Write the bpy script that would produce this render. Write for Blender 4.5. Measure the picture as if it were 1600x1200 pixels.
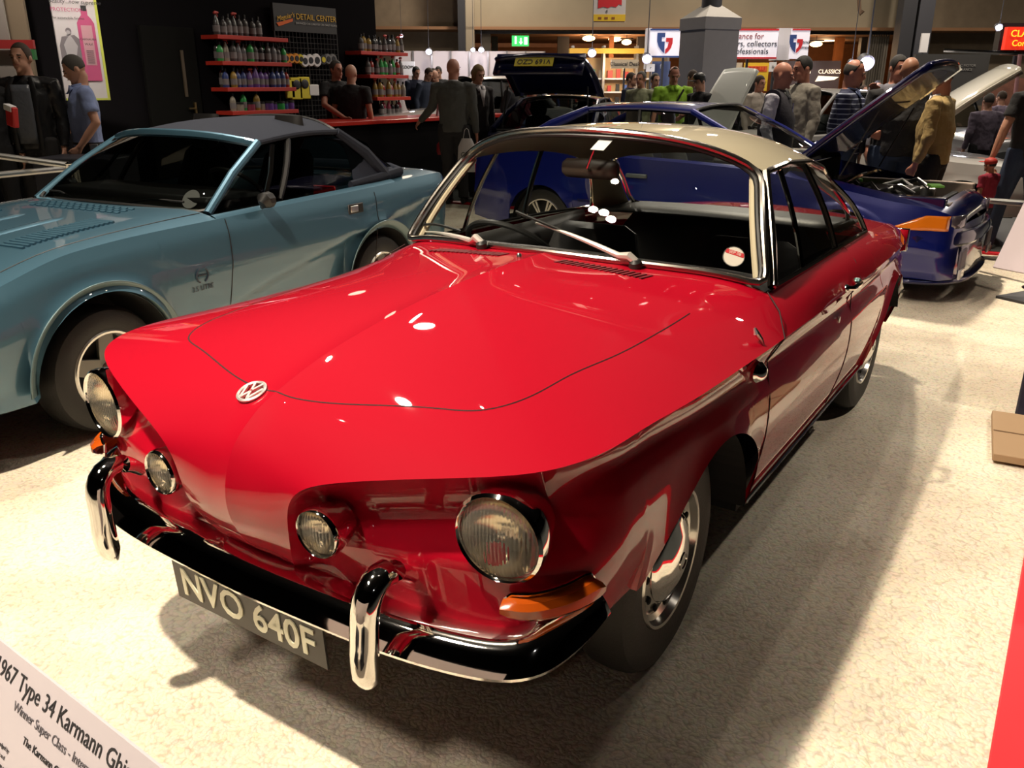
import bpy, bmesh, math, random
import numpy as np
from mathutils import Vector, Matrix, Euler

for o in list(bpy.data.objects):
    bpy.data.objects.remove(o, do_unlink=True)
SC = bpy.context.scene
COL = SC.collection
PI = math.pi

# ---------------------------------------------------------------- camera
CAM = np.array([1.4510, -3.1226, 1.5497])
YAW, PITCH, ROLL, FPX = -0.5829, 0.3420, 0.0025, 1323.8
cam_d = bpy.data.cameras.new('camera')
cam = bpy.data.objects.new('camera', cam_d)
COL.objects.link(cam)
cam.location = CAM
fw = Vector((math.sin(YAW)*math.cos(PITCH), math.cos(YAW)*math.cos(PITCH), -math.sin(PITCH)))
rt = fw.cross(Vector((0, 0, 1))).normalized()
up = rt.cross(fw)
r2 = rt*math.cos(ROLL)+up*math.sin(ROLL)
u2 = -rt*math.sin(ROLL)+up*math.cos(ROLL)
cam.matrix_world = Matrix(((r2.x, u2.x, -fw.x, CAM[0]), (r2.y, u2.y, -fw.y, CAM[1]), (r2.z, u2.z, -fw.z, CAM[2]), (0, 0, 0, 1)))
cam_d.sensor_fit = 'HORIZONTAL'
cam_d.sensor_width = 36
cam_d.lens = FPX/1600*36
cam_d.clip_end = 200
cam_d.clip_start = 0.05
SC.camera = cam

# ---------------------------------------------------------------- world, exposure
W = bpy.data.worlds.new('hall_air')
SC.world = W
W.use_nodes = True
W.node_tree.nodes['Background'].inputs[0].default_value = (0.55, 0.42, 0.34, 1)
W.node_tree.nodes['Background'].inputs[1].default_value = 0.018
SC.view_settings.view_transform = 'Standard'
SC.view_settings.look = 'None'
SC.view_settings.gamma = 1
SC.view_settings.use_curve_mapping = False
SC.view_settings.exposure = -0.62

# ---------------------------------------------------------------- lights of the hall, plus an added banner fill
def area_light(name, loc, size, power, col, target=None, spread=PI):
    d = bpy.data.lights.new(name, 'AREA')
    d.shape = 'DISK'; d.size = size; d.energy = power; d.color = col; d.spread = spread
    o = bpy.data.objects.new(name, d); COL.objects.link(o)
    o.location = loc
    t = Vector(target if target else (loc[0], loc[1], 0))
    o.rotation_euler = (t-Vector(loc)).to_track_quat('-Z', 'Y').to_euler()
    return o
WARM = (1.0, 0.85, 0.66)
NEUT = (1.0, 0.88, 0.74)
area_light('spot_key', (-1.5, -3.4, 6.6), 0.26, 285, WARM, (-0.4, -1.4, 0.3), 1.5)
area_light('spot_side', (-0.2, 1.8, 6.8), 0.2, 22, NEUT, (0.5, 1.0, 0.5), 2.0)
area_light('spot_rear', (-1.2, 5.6, 6.5), 0.3, 185, WARM, (0.9, 4.2, 0), 1.4)
area_light('spot_blue', (-4.4, 1.5, 6.6), 0.25, 125, NEUT, (-3.0, 0.2, 0.5), 1.7)
area_light('spot_right', (3.6, 1.2, 6.4), 0.2, 26, NEUT, (2.1, 1.4, 0), 0.9)
for gx, gy in ((-2.1, -5.9), (-2.55, -5.75), (-1.85, -6.35)): area_light('spot_glass', (gx, gy, 6.9), 0.40, 12, NEUT, (0.2, -0.8, 0.9), 0.8)
area_light('banner_fill', (-5.5, 0.5, 5.5), 0.2, 30, NEUT, (-8.6, 3.0, 1.9), 0.7)  # added fill aimed at the left banner to brighten it
for x, y in [(-7.2, 6.5), (-3.0, 9.5), (2.0, 9.0)]: area_light('hall_lamp', (x, y, 7.2), 0.5, 44 if x < -7 else 190, NEUT)
for x, y in [(-11.0, 15), (-4.5, 15), (-16, 22), (-7, 23), (2, 17), (-20, 26), (-11, 28), (-2, 27)]: area_light('hall_lamp', (x, y, 7.2), 0.5, 540, NEUT)
for x, y in [(-0.6, -1.0), (0.3, -0.2), (-1.6, 0.6), (1.3, -2.2), (1.9, 0.9), (-0.2, 1.0), (-2.6, -1.6), (0.6, 2.6), (-3.6, 3.2), (1.5, 3.6), (-5.0, -0.6), (-0.9, 3.9)]: area_light('truss_lamp', (x, y, 6.9), 0.06, 2.6, NEUT)
fl = bpy.data.lights.new('camera_flash', 'POINT'); fl.energy = 3.0; fl.color = (1, .96, .95); fl.shadow_soft_size = .012
flo = bpy.data.objects.new('camera_flash', fl); COL.objects.link(flo); flo.location = cam.matrix_world @ Vector((-.05, .035, .02))

# ---------------------------------------------------------------- materials
MATS = {}
def nt(name):
    m = bpy.data.materials.new(name); m.use_nodes = True
    n = m.node_tree.nodes; b = n['Principled BSDF']
    return m, m.node_tree, b
def mat(name, col, rough=0.5, metal=0.0, coat=0.0, emit=None, es=0.0, spec=0.5, noise=0.0, nscale=30, bump=0.0, bscale=200, flake=False):
    if name in MATS: return MATS[name]
    m, t, b = nt(name)
    c = (*col, 1)
    b.inputs['Base Color'].default_value = c
    b.inputs['Roughness'].default_value = rough
    b.inputs['Metallic'].default_value = metal
    b.inputs['Coat Weight'].default_value = coat
    b.inputs['Coat Roughness'].default_value = 0.02
    b.inputs['Specular IOR Level'].default_value = spec
    if emit:
        b.inputs['Emission Color'].default_value = (*emit, 1)
        b.inputs['Emission Strength'].default_value = es
    tc = None
    if noise or bump:
        tc = t.nodes.new('ShaderNodeTexCoord')
    if noise:
        n = t.nodes.new('ShaderNodeTexNoise'); n.inputs['Scale'].default_value = nscale; n.inputs['Detail'].default_value = 4
        t.links.new(tc.outputs['Object'], n.inputs['Vector'])
        r = t.nodes.new('ShaderNodeMix'); r.data_type = 'RGBA'
        r.inputs[6].default_value = (*[max(0, v*(1-noise)) for v in col], 1)
        r.inputs[7].default_value = (*[min(1, v*(1+noise)) for v in col], 1)
        t.links.new(n.outputs['Fac'], r.inputs[0]); t.links.new(r.outputs[2], b.inputs['Base Color'])
    if bump:
        n = t.nodes.new('ShaderNodeTexNoise'); n.inputs['Scale'].default_value = bscale; n.inputs['Detail'].default_value = 3
        t.links.new(tc.outputs['Object'], n.inputs['Vector'])
        bp = t.nodes.new('ShaderNodeBump'); bp.inputs['Strength'].default_value = bump; bp.inputs['Distance'].default_value = 0.01
        t.links.new(n.outputs['Fac'], bp.inputs['Height']); t.links.new(bp.outputs[0], b.inputs['Normal'])
    MATS[name] = m
    return m
def glass(name, tint=(0.9, 0.92, 0.9), rough=0.0, ior=1.5):
    if name in MATS: return MATS[name]
    m = bpy.data.materials.new(name); m.use_nodes = True
    t = m.node_tree; t.nodes.clear()
    o = t.nodes.new('ShaderNodeOutputMaterial'); mx = t.nodes.new('ShaderNodeMixShader')
    f = t.nodes.new('ShaderNodeMath'); f.operation = 'MULTIPLY_ADD'; f.inputs[1].default_value = 0.93; f.inputs[2].default_value = 0.05
    lw = t.nodes.new('ShaderNodeLayerWeight'); lw.inputs[0].default_value = 0.5
    pw = t.nodes.new('ShaderNodeMath'); pw.operation = 'POWER'; pw.inputs[1].default_value = 5
    t.links.new(lw.outputs['Facing'], pw.inputs[0]); t.links.new(pw.outputs[0], f.inputs[0])
    tr = t.nodes.new('ShaderNodeBsdfTransparent'); tr.inputs[0].default_value = (*tint, 1)
    g = t.nodes.new('ShaderNodeBsdfGlossy'); g.inputs['Roughness'].default_value = rough
    t.links.new(f.outputs[0], mx.inputs[0]); t.links.new(tr.outputs[0], mx.inputs[1]); t.links.new(g.outputs[0], mx.inputs[2])
    t.links.new(mx.outputs[0], o.inputs[0])
    MATS[name] = m
    return m
def emis(name, col, s):
    return mat(name, col, 0.5, emit=col, es=s)

RED = mat('red_paint', (0.36, 0.0012, 0.013), 0.6, coat=1.0, spec=0.05)
CREAM = mat('cream_roof_paint', (0.50, 0.44, 0.30), 0.6, coat=1.0, spec=0.1)
CHROME = mat('chrome', (0.86, 0.84, 0.80), 0.05, 1.0)
BRUSHED = mat('satin_metal', (0.72, 0.71, 0.68), 0.28, 1.0)
RUBBER = mat('tyre_rubber', (0.012, 0.0115, 0.011), 0.62, bump=0.15, bscale=120)
BLACK = mat('black_trim', (0.012, 0.012, 0.012), 0.45)
VINYL = mat('black_vinyl', (0.018, 0.017, 0.017), 0.42, bump=0.1, bscale=300)
DARK = mat('underbody_black', (0.008, 0.008, 0.008), 0.9)
GLASS = glass('window_glass')
DGLASS = glass('dark_window_glass', (0.30, 0.32, 0.31))
AMBER = mat('amber_lens', (0.40, 0.065, 0.004), 0.2, coat=1.0)
REDLENS = mat('red_lens', (0.5, 0.01, 0.01), 0.12, coat=1.0)
BEIGE = mat('beige_trim', (0.62, 0.52, 0.36), 0.6)
LINING = mat('headlining', (0.16, 0.12, 0.08), 0.8)
WHITE = mat('white_card', (0.80, 0.78, 0.78), 0.6)
SILVERP = mat('silver_arm', (0.74, 0.70, 0.64), 0.35, 0.6)

# ---------------------------------------------------------------- mesh helpers
class MB:
    def __init__(s): s.v = []; s.f = []
    def add(s, v, f):
        b = len(s.v); s.v.extend([tuple(float(c) for c in p) for p in v]); s.f.extend([tuple(i+b for i in q) for q in f]); return s
    def grid(s, P, cu=False, cv=False, flip=False):
        P = np.asarray(P, float); n, m = P.shape[:2]
        f = []
        for i in range(n if cu else n-1):
            for j in range(m if cv else m-1):
                a, b_, c, d = i*m+j, i*m+(j+1) % m, ((i+1) % n)*m+(j+1) % m, ((i+1) % n)*m+j
                f.append((a, d, c, b_) if flip else (a, b_, c, d))
        return s.add(P.reshape(-1, 3), f)
    def box(s, c, d, rz=0, rx=0, ry=0):
        M = Euler((rx, ry, rz)).to_matrix()
        v = [Vector(c)+M@Vector((x*d[0]/2, y*d[1]/2, z*d[2]/2)) for x in (-1, 1) for y in (-1, 1) for z in (-1, 1)]
        return s.add(v, [(0, 1, 3, 2), (4, 6, 7, 5), (0, 4, 5, 1), (2, 3, 7, 6), (0, 2, 6, 4), (1, 5, 7, 3)])
    def tube(s, pts, r, n=8, caps=True, closed=False, flat=1.0, upv=None):
        pts = [Vector(p) for p in pts]; k = len(pts)
        rr = r if hasattr(r, '__len__') else [r]*k
        rings = []; prev = None
        for i, p in enumerate(pts):
            if closed: t = pts[(i+1) % k]-pts[i-1]
            else: t = pts[min(i+1, k-1)]-pts[max(i-1, 0)]
            if t.length < 1e-9: t = Vector((0, 0, 1))
            t.normalize()
            if upv is not None: a = Vector(upv)
            elif prev is not None: a = prev
            else: a = Vector((0, 0, 1)) if abs(t.z) < 0.9 else Vector((1, 0, 0))
            a = a-t*a.dot(t)
            if a.length < 1e-6: a = t.orthogonal()
            a.normalize(); prev = a
            b = t.cross(a)
            q = rr[i]; qa, qb = (q if hasattr(q, '__len__') else (q*flat, q))
            rings.append([p+a*qa*math.cos(2*PI*j/n)+b*qb*math.sin(2*PI*j/n) for j in range(n)])
        base = len(s.v)
        s.grid(rings, cu=closed, cv=True)
        if caps and not closed:
            s.f.append(tuple(base+j for j in range(n))); s.f.append(tuple(base+(k-1)*n+j for j in reversed(range(n))))
        return s
    def lathe(s, prof, o=(0, 0, 0), ax=(0, 0, 1), n=32):
        ax = Vector(ax).normalized(); a = ax.orthogonal().normalized() if abs(ax.z) > .99 else Vector((0, 0, 1)).cross(ax).normalized(); b = ax.cross(a); o = Vector(o)
        rings = [[o+ax*h+a*r*math.cos(2*PI*j/n)+b*r*math.sin(2*PI*j/n) for j in range(n)] for r, h in prof]
        return s.grid(rings, cv=True)
    def prism(s, poly, vec, o=(0, 0, 0), ax=(1, 0, 0), ay=(0, 0, 1)):
        ax, ay, vec, o = Vector(ax), Vector(ay), Vector(vec), Vector(o)
        p = [o+ax*x+ay*y for x, y in poly]; k = len(p); b = len(s.v)
        s.v.extend([tuple(q) for q in p]+[tuple(q+vec) for q in p])
        s.f.append(tuple(b+i for i in range(k))); s.f.append(tuple(b+k+i for i in reversed(range(k))))
        for i in range(k): s.f.append((b+i, b+k+i, b+k+(i+1) % k, b+(i+1) % k))
        return s
    def ell(s, c, r, n=14, m=9, M=None):
        c = Vector(c); P = []
        for i in range(m+1):
            th = PI*i/m; row = []
            for j in range(n):
                ph = 2*PI*j/n
                q = Vector((r[0]*math.sin(th)*math.cos(ph), r[1]*math.sin(th)*math.sin(ph), r[2]*math.cos(th)))
                row.append(c+(M@q if M else q))
            P.append(row)
        return s.grid(P, cv=True)
    weld = True
    def mesh(s, name, m, smooth=True, ang=35, fix=True):
        me = bpy.data.meshes.new(name); me.from_pydata(s.v, [], s.f)
        if m is not None: me.materials.append(m)
        bm = bmesh.new(); bm.from_mesh(me)
        if s.weld: bmesh.ops.remove_doubles(bm, verts=bm.verts, dist=1e-5)
        bmesh.ops.dissolve_degenerate(bm, dist=1e-6, edges=bm.edges)
        if fix: bmesh.ops.recalc_face_normals(bm, faces=bm.faces)
        bm.to_mesh(me); bm.free()
        if smooth:
            me.shade_smooth(); me.set_sharp_from_angle(angle=math.radians(ang))
        return me
    def obj(s, name, m, parent=None, smooth=True, ang=35, bevel=0, fix=True, thick=0, label=None):
        o = bpy.data.objects.new(name, s.mesh(name, m, smooth, ang, fix)); COL.objects.link(o)
        if parent: o.parent = parent
        if thick:
            q = o.modifiers.new('solid', 'SOLIDIFY'); q.thickness = abs(thick); q.offset = -1 if thick > 0 else 1
        if bevel:
            q = o.modifiers.new('bevel', 'BEVEL'); q.width = bevel; q.segments = 2; q.limit_method = 'ANGLE'
        if label: o['label'] = label
        return o
def thing(name, label, cat, loc=(0, 0, 0), rz=0, group=None):
    o = bpy.data.objects.new(name, None); COL.objects.link(o)
    o.location = loc; o.rotation_euler = (0, 0, rz); o.empty_display_size = 0.2
    o['label'] = label; o['category'] = cat
    if group: o['group'] = group
    return o
def tag(o, label, cat, group=None):
    o['label'] = label; o['category'] = cat
    if group: o['group'] = group
    return o
def struct(o):
    o['kind'] = 'structure'; return o
def copy_tree(o, parent=None):
    c = o.copy(); COL.objects.link(c); c.parent = parent
    for ch in list(o.children): copy_tree(ch, c)
    return c
def text(s, size, m, name='lettering', parent=None, loc=(0, 0, 0), rot=(0, 0, 0), depth=0.001, align='CENTER', sx=1.0, M=None, bold=0.0, shear=0.0):
    cu = bpy.data.curves.new(name, 'FONT'); cu.body = s; cu.size = size; cu.extrude = depth; cu.align_x = align; cu.align_y = 'CENTER'
    cu.offset = bold; cu.shear = shear; cu.resolution_u = 3
    t = bpy.data.objects.new(name, cu); COL.objects.link(t)
    dg = bpy.context.evaluated_depsgraph_get(); me = bpy.data.meshes.new_from_object(t.evaluated_get(dg))
    bpy.data.objects.remove(t, do_unlink=True); bpy.data.curves.remove(cu)
    for v in me.vertices: v.co.x *= sx
    me.materials.clear(); me.materials.append(m)
    o = bpy.data.objects.new(name, me); COL.objects.link(o)
    if M is not None:
        me.transform(M)
    else:
        o.location = loc; o.rotation_euler = rot
    if parent: o.parent = parent
    return o
def frame(o, ax, ay):
    ax = Vector(ax).normalized(); ay = (Vector(ay)-ax*Vector(ay).dot(ax)).normalized(); az = ax.cross(ay)
    return Matrix(((ax.x, ay.x, az.x, o[0]), (ax.y, ay.y, az.y, o[1]), (ax.z, ay.z, az.z, o[2]), (0, 0, 0, 1)))
# natural cubic spline through points, chord parametrised (columns of P)
def spl(P, n=None, u=None, t=None):
    P = np.asarray(P, float)
    if P.ndim == 1: P = P[:, None]
    if t is None:
        d = np.linalg.norm(np.diff(P, axis=0), axis=1)+1e-9; t = np.concatenate([[0], np.cumsum(d)]); t /= t[-1]
    t = np.asarray(t, float)
    if u is None: u = np.linspace(t[0], t[-1], n)
    u = np.atleast_1d(u); h = np.diff(t); N = len(t)
    A = np.zeros((N, N)); b = np.zeros_like(P); A[0, 0] = A[-1, -1] = 1
    for i in range(1, N-1):
        A[i, i-1] = h[i-1]; A[i, i] = 2*(h[i-1]+h[i]); A[i, i+1] = h[i]
        b[i] = 6*((P[i+1]-P[i])/h[i]-(P[i]-P[i-1])/h[i-1])
    Mm = np.linalg.solve(A, b)
    k = np.clip(np.searchsorted(t, u, side='right')-1, 0, N-2)
    hk = h[k][:, None]; a = (t[k+1]-u)[:, None]/hk; c = (u-t[k])[:, None]/hk
    return a*P[k]+c*P[k+1]+((a**3-a)*Mm[k]+(c**3-c)*Mm[k+1])*hk**2/6
# monotone (no overshoot) interpolation of y(x)
def mono(x, y, u):
    x = np.asarray(x, float); y = np.asarray(y, float); u = np.clip(np.asarray(u, float), x[0], x[-1])
    h = np.diff(x); d = np.diff(y)/h; m = np.zeros(len(x)); m[0] = d[0]; m[-1] = d[-1]
    for i in range(1, len(x)-1):
        if d[i-1]*d[i] > 0:
            w1 = 2*h[i]+h[i-1]; w2 = h[i]+2*h[i-1]; m[i] = (w1+w2)/(w1/d[i-1]+w2/d[i])
    k = np.clip(np.searchsorted(x, u, side='right')-1, 0, len(x)-2); s = (u-x[k])/h[k]
    return (2*s**3-3*s**2+1)*y[k]+(s**3-2*s**2+s)*h[k]*m[k]+(-2*s**3+3*s**2)*y[k+1]+(s**3-s**2)*h[k]*m[k+1]
def mirror(P):
    P = np.array(P, float); P[..., 0] *= -1; return P
# a point of the hall that lies D metres ahead of the camera along the floor, seen at photo pixel (u, v)
HD = np.array([math.sin(YAW), math.cos(YAW), 0.0])
def at(u, v, D):
    d = np.array(fw)+np.array(r2)*(u-800)/FPX-np.array(u2)*(v-600)/FPX
    return Vector(CAM+d*D/(d@HD))

# ================================================================ the hall floor
def carpet_mat():
    m, t, b = nt('shaggy_cream_carpet')
    N = t.nodes.new; L = t.links.new
    tc = N('ShaderNodeTexCoord')
    n1 = N('ShaderNodeTexNoise'); n1.inputs['Scale'].default_value = 22; n1.inputs['Detail'].default_value = 3
    L(tc.outputs['Object'], n1.inputs['Vector'])
    add = N('ShaderNodeMixRGB'); add.blend_type = 'ADD'; add.inputs[0].default_value = 0.05
    L(tc.outputs['Object'], add.inputs[1]); L(n1.outputs['Color'], add.inputs[2])
    v = N('ShaderNodeTexVoronoi'); v.inputs['Scale'].default_value = 72; v.feature = 'SMOOTH_F1'; v.inputs['Smoothness'].default_value = 0.25
    L(add.outputs[0], v.inputs['Vector'])
    big = N('ShaderNodeTexNoise'); big.inputs['Scale'].default_value = 1.8; big.inputs['Detail'].default_value = 6
    L(tc.outputs['Object'], big.inputs['Vector'])
    r = N('ShaderNodeValToRGB'); r.color_ramp.elements[0].color = (0.76, 0.705, 0.60, 1); r.color_ramp.elements[0].position = 0.52
    r.color_ramp.elements[1].color = (0.57, 0.51, 0.42, 1); r.color_ramp.elements[1].position = 0.85
    L(v.outputs['Distance'], r.inputs[0])
    r2_ = N('ShaderNodeValToRGB'); r2_.color_ramp.elements[0].color = (0.84, 0.78, 0.72, 1); r2_.color_ramp.elements[0].position = 0.35
    r2_.color_ramp.elements[1].color = (1.08, 1.06, 1.0, 1); r2_.color_ramp.elements[1].position = 0.60
    L(big.outputs['Fac'], r2_.inputs[0])
    mu = N('ShaderNodeMixRGB'); mu.blend_type = 'MULTIPLY'; mu.inputs[0].default_value = 1
    cv = N('ShaderNodeMixRGB'); cv.blend_type = 'MULTIPLY'; cv.inputs[0].default_value = 0.10
    L(mu.outputs[0], cv.inputs[1]); L(v.outputs['Color'], cv.inputs[2])
    L(r.outputs[0], mu.inputs[1]); L(r2_.outputs[0], mu.inputs[2]); L(cv.outputs[0], b.inputs['Base Color'])
    b.inputs['Roughness'].default_value = 0.95; b.inputs['Specular IOR Level'].default_value = 0.1
    fine = N('ShaderNodeTexNoise'); fine.inputs['Scale'].default_value = 160; fine.inputs['Detail'].default_value = 2; L(tc.outputs['Object'], fine.inputs['Vector'])
    bp = N('ShaderNodeBump'); bp.inputs['Strength'].default_value = 0.42; bp.inputs['Distance'].default_value = 0.010
    cr = N('ShaderNodeMath'); cr.operation = 'MULTIPLY_ADD'; cr.inputs[1].default_value = 0.35
    sb = N('ShaderNodeMath'); sb.operation = 'SUBTRACT'; sb.inputs[0].default_value = 1.0; L(v.outputs['Distance'], sb.inputs[1])
    L(fine.outputs['Fac'], cr.inputs[0]); L(sb.outputs[0], cr.inputs[2]); L(cr.outputs[0], bp.inputs['Height']); L(bp.outputs[0], b.inputs['Normal'])
    return m
m_dark_floor = mat('hall_floor_dark', (0.03, 0.032, 0.03), 0.55, noise=0.3, nscale=3)
struct(MB().box((-8, 14, -0.03), (70, 60, 0.04)).obj('floor', m_dark_floor, smooth=False))
car = MB().box((-3.24, 0.55, -0.002), (9.52, 11.2, 0.02)).obj('stand_carpet', carpet_mat(), smooth=False)
tag(car, 'cream shaggy carpet under the three nearest cars', 'carpet')
car.location.z = -0.008
RSTRIP = mat('red_edging', (0.62, 0.004, 0.014), 0.5)
tag(MB().box((1.565, 0.55, 0.006), (0.09, 11.2, 0.03)).obj('carpet_edging', RSTRIP, smooth=False, bevel=0.004), 'long red edging strip along the right side of the cream carpet', 'edging')
tag(MB().box((-2.1, 6.2, 0.006), (7.2, 0.1, 0.03)).obj('carpet_edging', RSTRIP, smooth=False, bevel=0.004), 'red edging strip across the far end of the carpet behind the royal blue coupe', 'edging')

# ================================================================ red coupe
def wheel(parent, loc, side, kind='hub', R_=0.33, rim=0.20, wd=0.15, name='wheel', steer=0.0, slots=False):
    """side +1: outer face looks to +x"""
    w = bpy.data.objects.new(name, None); COL.objects.link(w); w.parent = parent; w.location = loc
    w.rotation_euler = (0, 0, steer if side > 0 else PI+steer)
    h = wd/2
    t = MB().lathe([(rim, -h), (rim+.02, -h-.004), (R_-.05, -h-.008), (R_-.018, -h+.006), (R_-.004, -h+.03), (R_, 0), (R_-.004, h-.03), (R_-.018, h-.006), (R_-.05, h+.008), (R_-.075, h+.006), (rim+.02, h+.003), (rim, h-.002), (rim-.012, h-.03)], ax=(1, 0, 0), n=56)
    t.obj('tyre', RUBBER, w)
    if kind == 'hub':
        rm = MB().lathe([(rim, h-.004), (rim-.004, h+.004), (rim-.012, h+.002), (rim-.02, h-.018), (rim-.035, h-.026), (rim-.055, h-.018), (rim-.075, h-.012), (.105, h-.02), (0.0, h-.03)], ax=(1, 0, 0), n=56)
        rm.obj('rim', mat('silver_wheel', (0.62, 0.60, 0.56), 0.16, 0.9), w)
        cap = MB().lathe([(.124, h-.02), (.126, h-.008), (.118, h+.002), (.10, h+.008), (.07, h+.022), (.04, h+.030), (0.0, h+.033)], ax=(1, 0, 0), n=48)
        cap.obj('hubcap', CHROME, w)
        for k in range(12 if slots else 0):
            a = 2*PI*k/12
            MB().ell((h-.0125, (rim-.058)*math.cos(a), (rim-.058)*math.sin(a)), (.006, .011, .011), 8, 5).obj('rim_slot', DARK, w)
        MB().lathe([(.026, h+.031), (.026, h+.034), (.021, h+.034), (.021, h+.031)], ax=(1, 0, 0), n=24).obj('hubcap_badge', CHROME, w)
    return w

red = thing('coupe', 'shiny red classic coupe with cream roof and black plate reading NVO 640F', 'car')
# centre line, crease line and fullness of the front upper body, nose to cowl
Q = [((0, -1.945, .470), (.085, -1.965, .470), 1.6),
     ((0, -2.020, .545), (.140, -2.020, .555), 1.6),
     ((0, -2.062, .640), (.172, -2.050, .635), 1.6),
     ((0, -2.060, .720), (.186, -2.057, .705), 1.6),
     ((0, -2.030, .790), (.214, -2.055, .748), 1.7),
     ((0, -1.985, .832), (.262, -2.046, .775), 1.8),
     ((0, -1.950, .855), (.362, -2.022, .803), 1.9),
     ((0, -1.915, .871), (.530, -1.970, .834), 2.1),
     ((0, -1.870, .887), (.680, -1.900, .856), 2.3),
     ((0, -1.790, .912), (.750, -1.815, .867), 2.4),
     ((0, -1.600, .952), (.783, -1.620, .872), 2.4),
     ((0, -1.380, .982), (.795, -1.410, .865), 2.4),
     ((0, -1.100, 1.004), (.802, -1.100, .856), 2.7),
     ((0, -.880, 1.012), (.806, -.800, .849), 4.2),
     ((0, -.700, 1.012), (.808, -.550, .845), 9.0)]
q0 = np.array([q[0] for q in Q]); q1 = np.array([q[1] for q in Q]); qp = np.array([q[2] for q in Q])
dd = (np.linalg.norm(np.diff(q0, axis=0), axis=1)+np.linalg.norm(np.diff(q1, axis=0), axis=1)); qt = np.concatenate([[0], np.cumsum(dd)]); qt /= qt[-1]
QB = np.array([(.09, -1.94, .462), (.14, -1.93, .470), (.18, -1.935, .475), (.22, -1.945, .478), (.26, -1.955, .478), (.31, -1.96, .475), (.40, -1.96, .470), (.555, -1.95, .465), (.690, -1.91, .462), (.740, -1.84, .462), (.765, -1.62, .470)])
NT = 150
uu = np.linspace(0, 1, NT)
c0 = spl(q0, u=uu, t=qt); c1 = spl(q1, u=uu, t=qt); cp = np.clip(mono(qt, qp, uu), 1.5, 9)
SS = np.concatenate([np.linspace(0, .12, 8), np.linspace(.16, .7, 16), np.linspace(.73, 1, 14)])
def ucol(a, b, p):
    g = .17*SS+.83*SS**p
    return np.stack([b[0]*SS, a[1]+(b[1]-a[1])*SS**1.9, a[2]-(a[2]-b[2])*g], 1)
U1 = np.stack([ucol(c0[i], c1[i], cp[i]) for i in range(NT)])
_t = np.gradient(c0, axis=0); _n = np.stack([np.zeros(NT), -_t[:, 2], _t[:, 1]], 1); _n /= np.linalg.norm(_n, axis=1)[:, None]   # crisp ridge down the middle of nose and lid
U1 = U1+_n[:, None, :]*(.0055*np.clip(1-U1[:, :, 0]/.07, 0, 1)**2*np.clip((np.arange(NT)-6)/14, 0, 1)[:, None])[:, :, None]
body = MB()
# side upper: belt to crease
BY = [-.55, -.2, .3, .85, 1.3, 1.7, 2.05, 2.2]
BX = [.712, .715, .710, .690, .660, .635, .610, .590]; BZ = [.953, .952, .948, .930, .895, .855, .79, .72]
CX = [.808, .810, .810, .800, .775, .730, .680, .655]; CZ = [.845, .840, .835, .825, .805, .765, .71, .68]
ys2 = np.concatenate([np.linspace(-.55, .5, 36), np.linspace(.54, 2.2, 40)])
last = U1[-1]; kb = int(np.argmin(abs(SS-.88)))
edge = last[kb:]; er = (np.arange(len(edge)))/(len(edge)-1)
U2 = []
for y in ys2:
    b = np.array([mono(BY, BX, [y])[0], y, mono(BY, BZ, [y])[0]]); c_ = np.array([mono(BY, CX, [y])[0], y, mono(BY, CZ, [y])[0]])
    row = b[None]*(1-er)[:, None]+c_[None]*er[:, None]; row[:, 0] += .012*np.sin(PI*er); row[:, 2] += .010*np.sin(PI*er)
    w = np.exp(-((y+.55)/.16)**2)
    U2.append(row+w*(edge-((lambda r: r)(np.stack([np.interp(er, [0, 1], [BX[0], CX[0]])+.012*np.sin(PI*er), np.full(len(er), -.55), np.interp(er, [0, 1], [BZ[0], CZ[0]])+.010*np.sin(PI*er)], 1)))))
U2 = np.stack(U2)
# lower face and side
cre = np.concatenate([c1, U2[1:, -1]])
def crease_at(y):
    k = np.where(cre[:, 1] > -1.88)[0]; k = k[k > 60]
    return np.array([np.interp(y, cre[k, 1], cre[k, 0]), y, np.interp(y, cre[k, 1], cre[k, 2])])
SL = np.concatenate([[0, .015, .04], np.linspace(.08, 1, 22)])
def lowcol(a, b, w):
    P = a[None]*(1-SL)[:, None]+b[None]*SL[:, None]
    L = a-np.array([0, 0, 0]); n = np.array([L[0]*.5, (L[1]+1.5) if L[1] < -1.5 else 0, 0])
    nf = np.array([0.25*(a[0]/.7)**3, -1, 0]); nf /= np.linalg.norm(nf); ns = np.array([1, 0, 0])
    n = nf*(1-w)+ns*w; n /= np.linalg.norm(n)
    o_f = -.045*np.sin(PI*np.clip(SL/.5, 0, 1))**1.0*(SL < .5)-.012*(SL > .01)*(1-SL)
    o_s = .030*np.sin(PI*np.clip((SL-.12)/.88, 0, 1))-.014*np.sin(PI*np.clip(SL/.24, 0, 1))*(SL < .24)
    o = o_f*(1-w)+o_s*w
    return P+n[None]*o[:, None]
tb = qt[:len(QB)]
LL = []
iend = int(np.argmin(abs(c1[:, 1]+1.62)+(uu < .4)*9))
bb = spl(QB, u=np.clip(uu, tb[0], tb[-1]), t=tb)
for i in range(0, iend+1):
    w = float(np.clip((c1[i, 1]+1.93)/.25, 0, 1)) if uu[i] > .35 else 0; w = w*w*(3-2*w)
    k = float(np.clip((uu[i]-qt[1])/(qt[3]-qt[1]), 0, 1))
    P = lowcol(c1[i], bb[i], w); Pl = c1[i][None]*(1-SL)[:, None]+bb[i][None]*SL[:, None]
    LL.append(Pl*(1-k)+P*k)
def arch(y, yc, zc, a, b): return zc+b*math.sqrt(max(0, 1-((y-yc)/a)**2))
AR = [(-1.20, .315, .392, .388), (1.20, .315, .385, .375)]
ys = list(np.linspace(-1.615, -1.60, 2))
def arch_ys(yc, a, n=34): return [yc-a*math.cos(PI*k/n) for k in range(n+1)]
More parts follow.
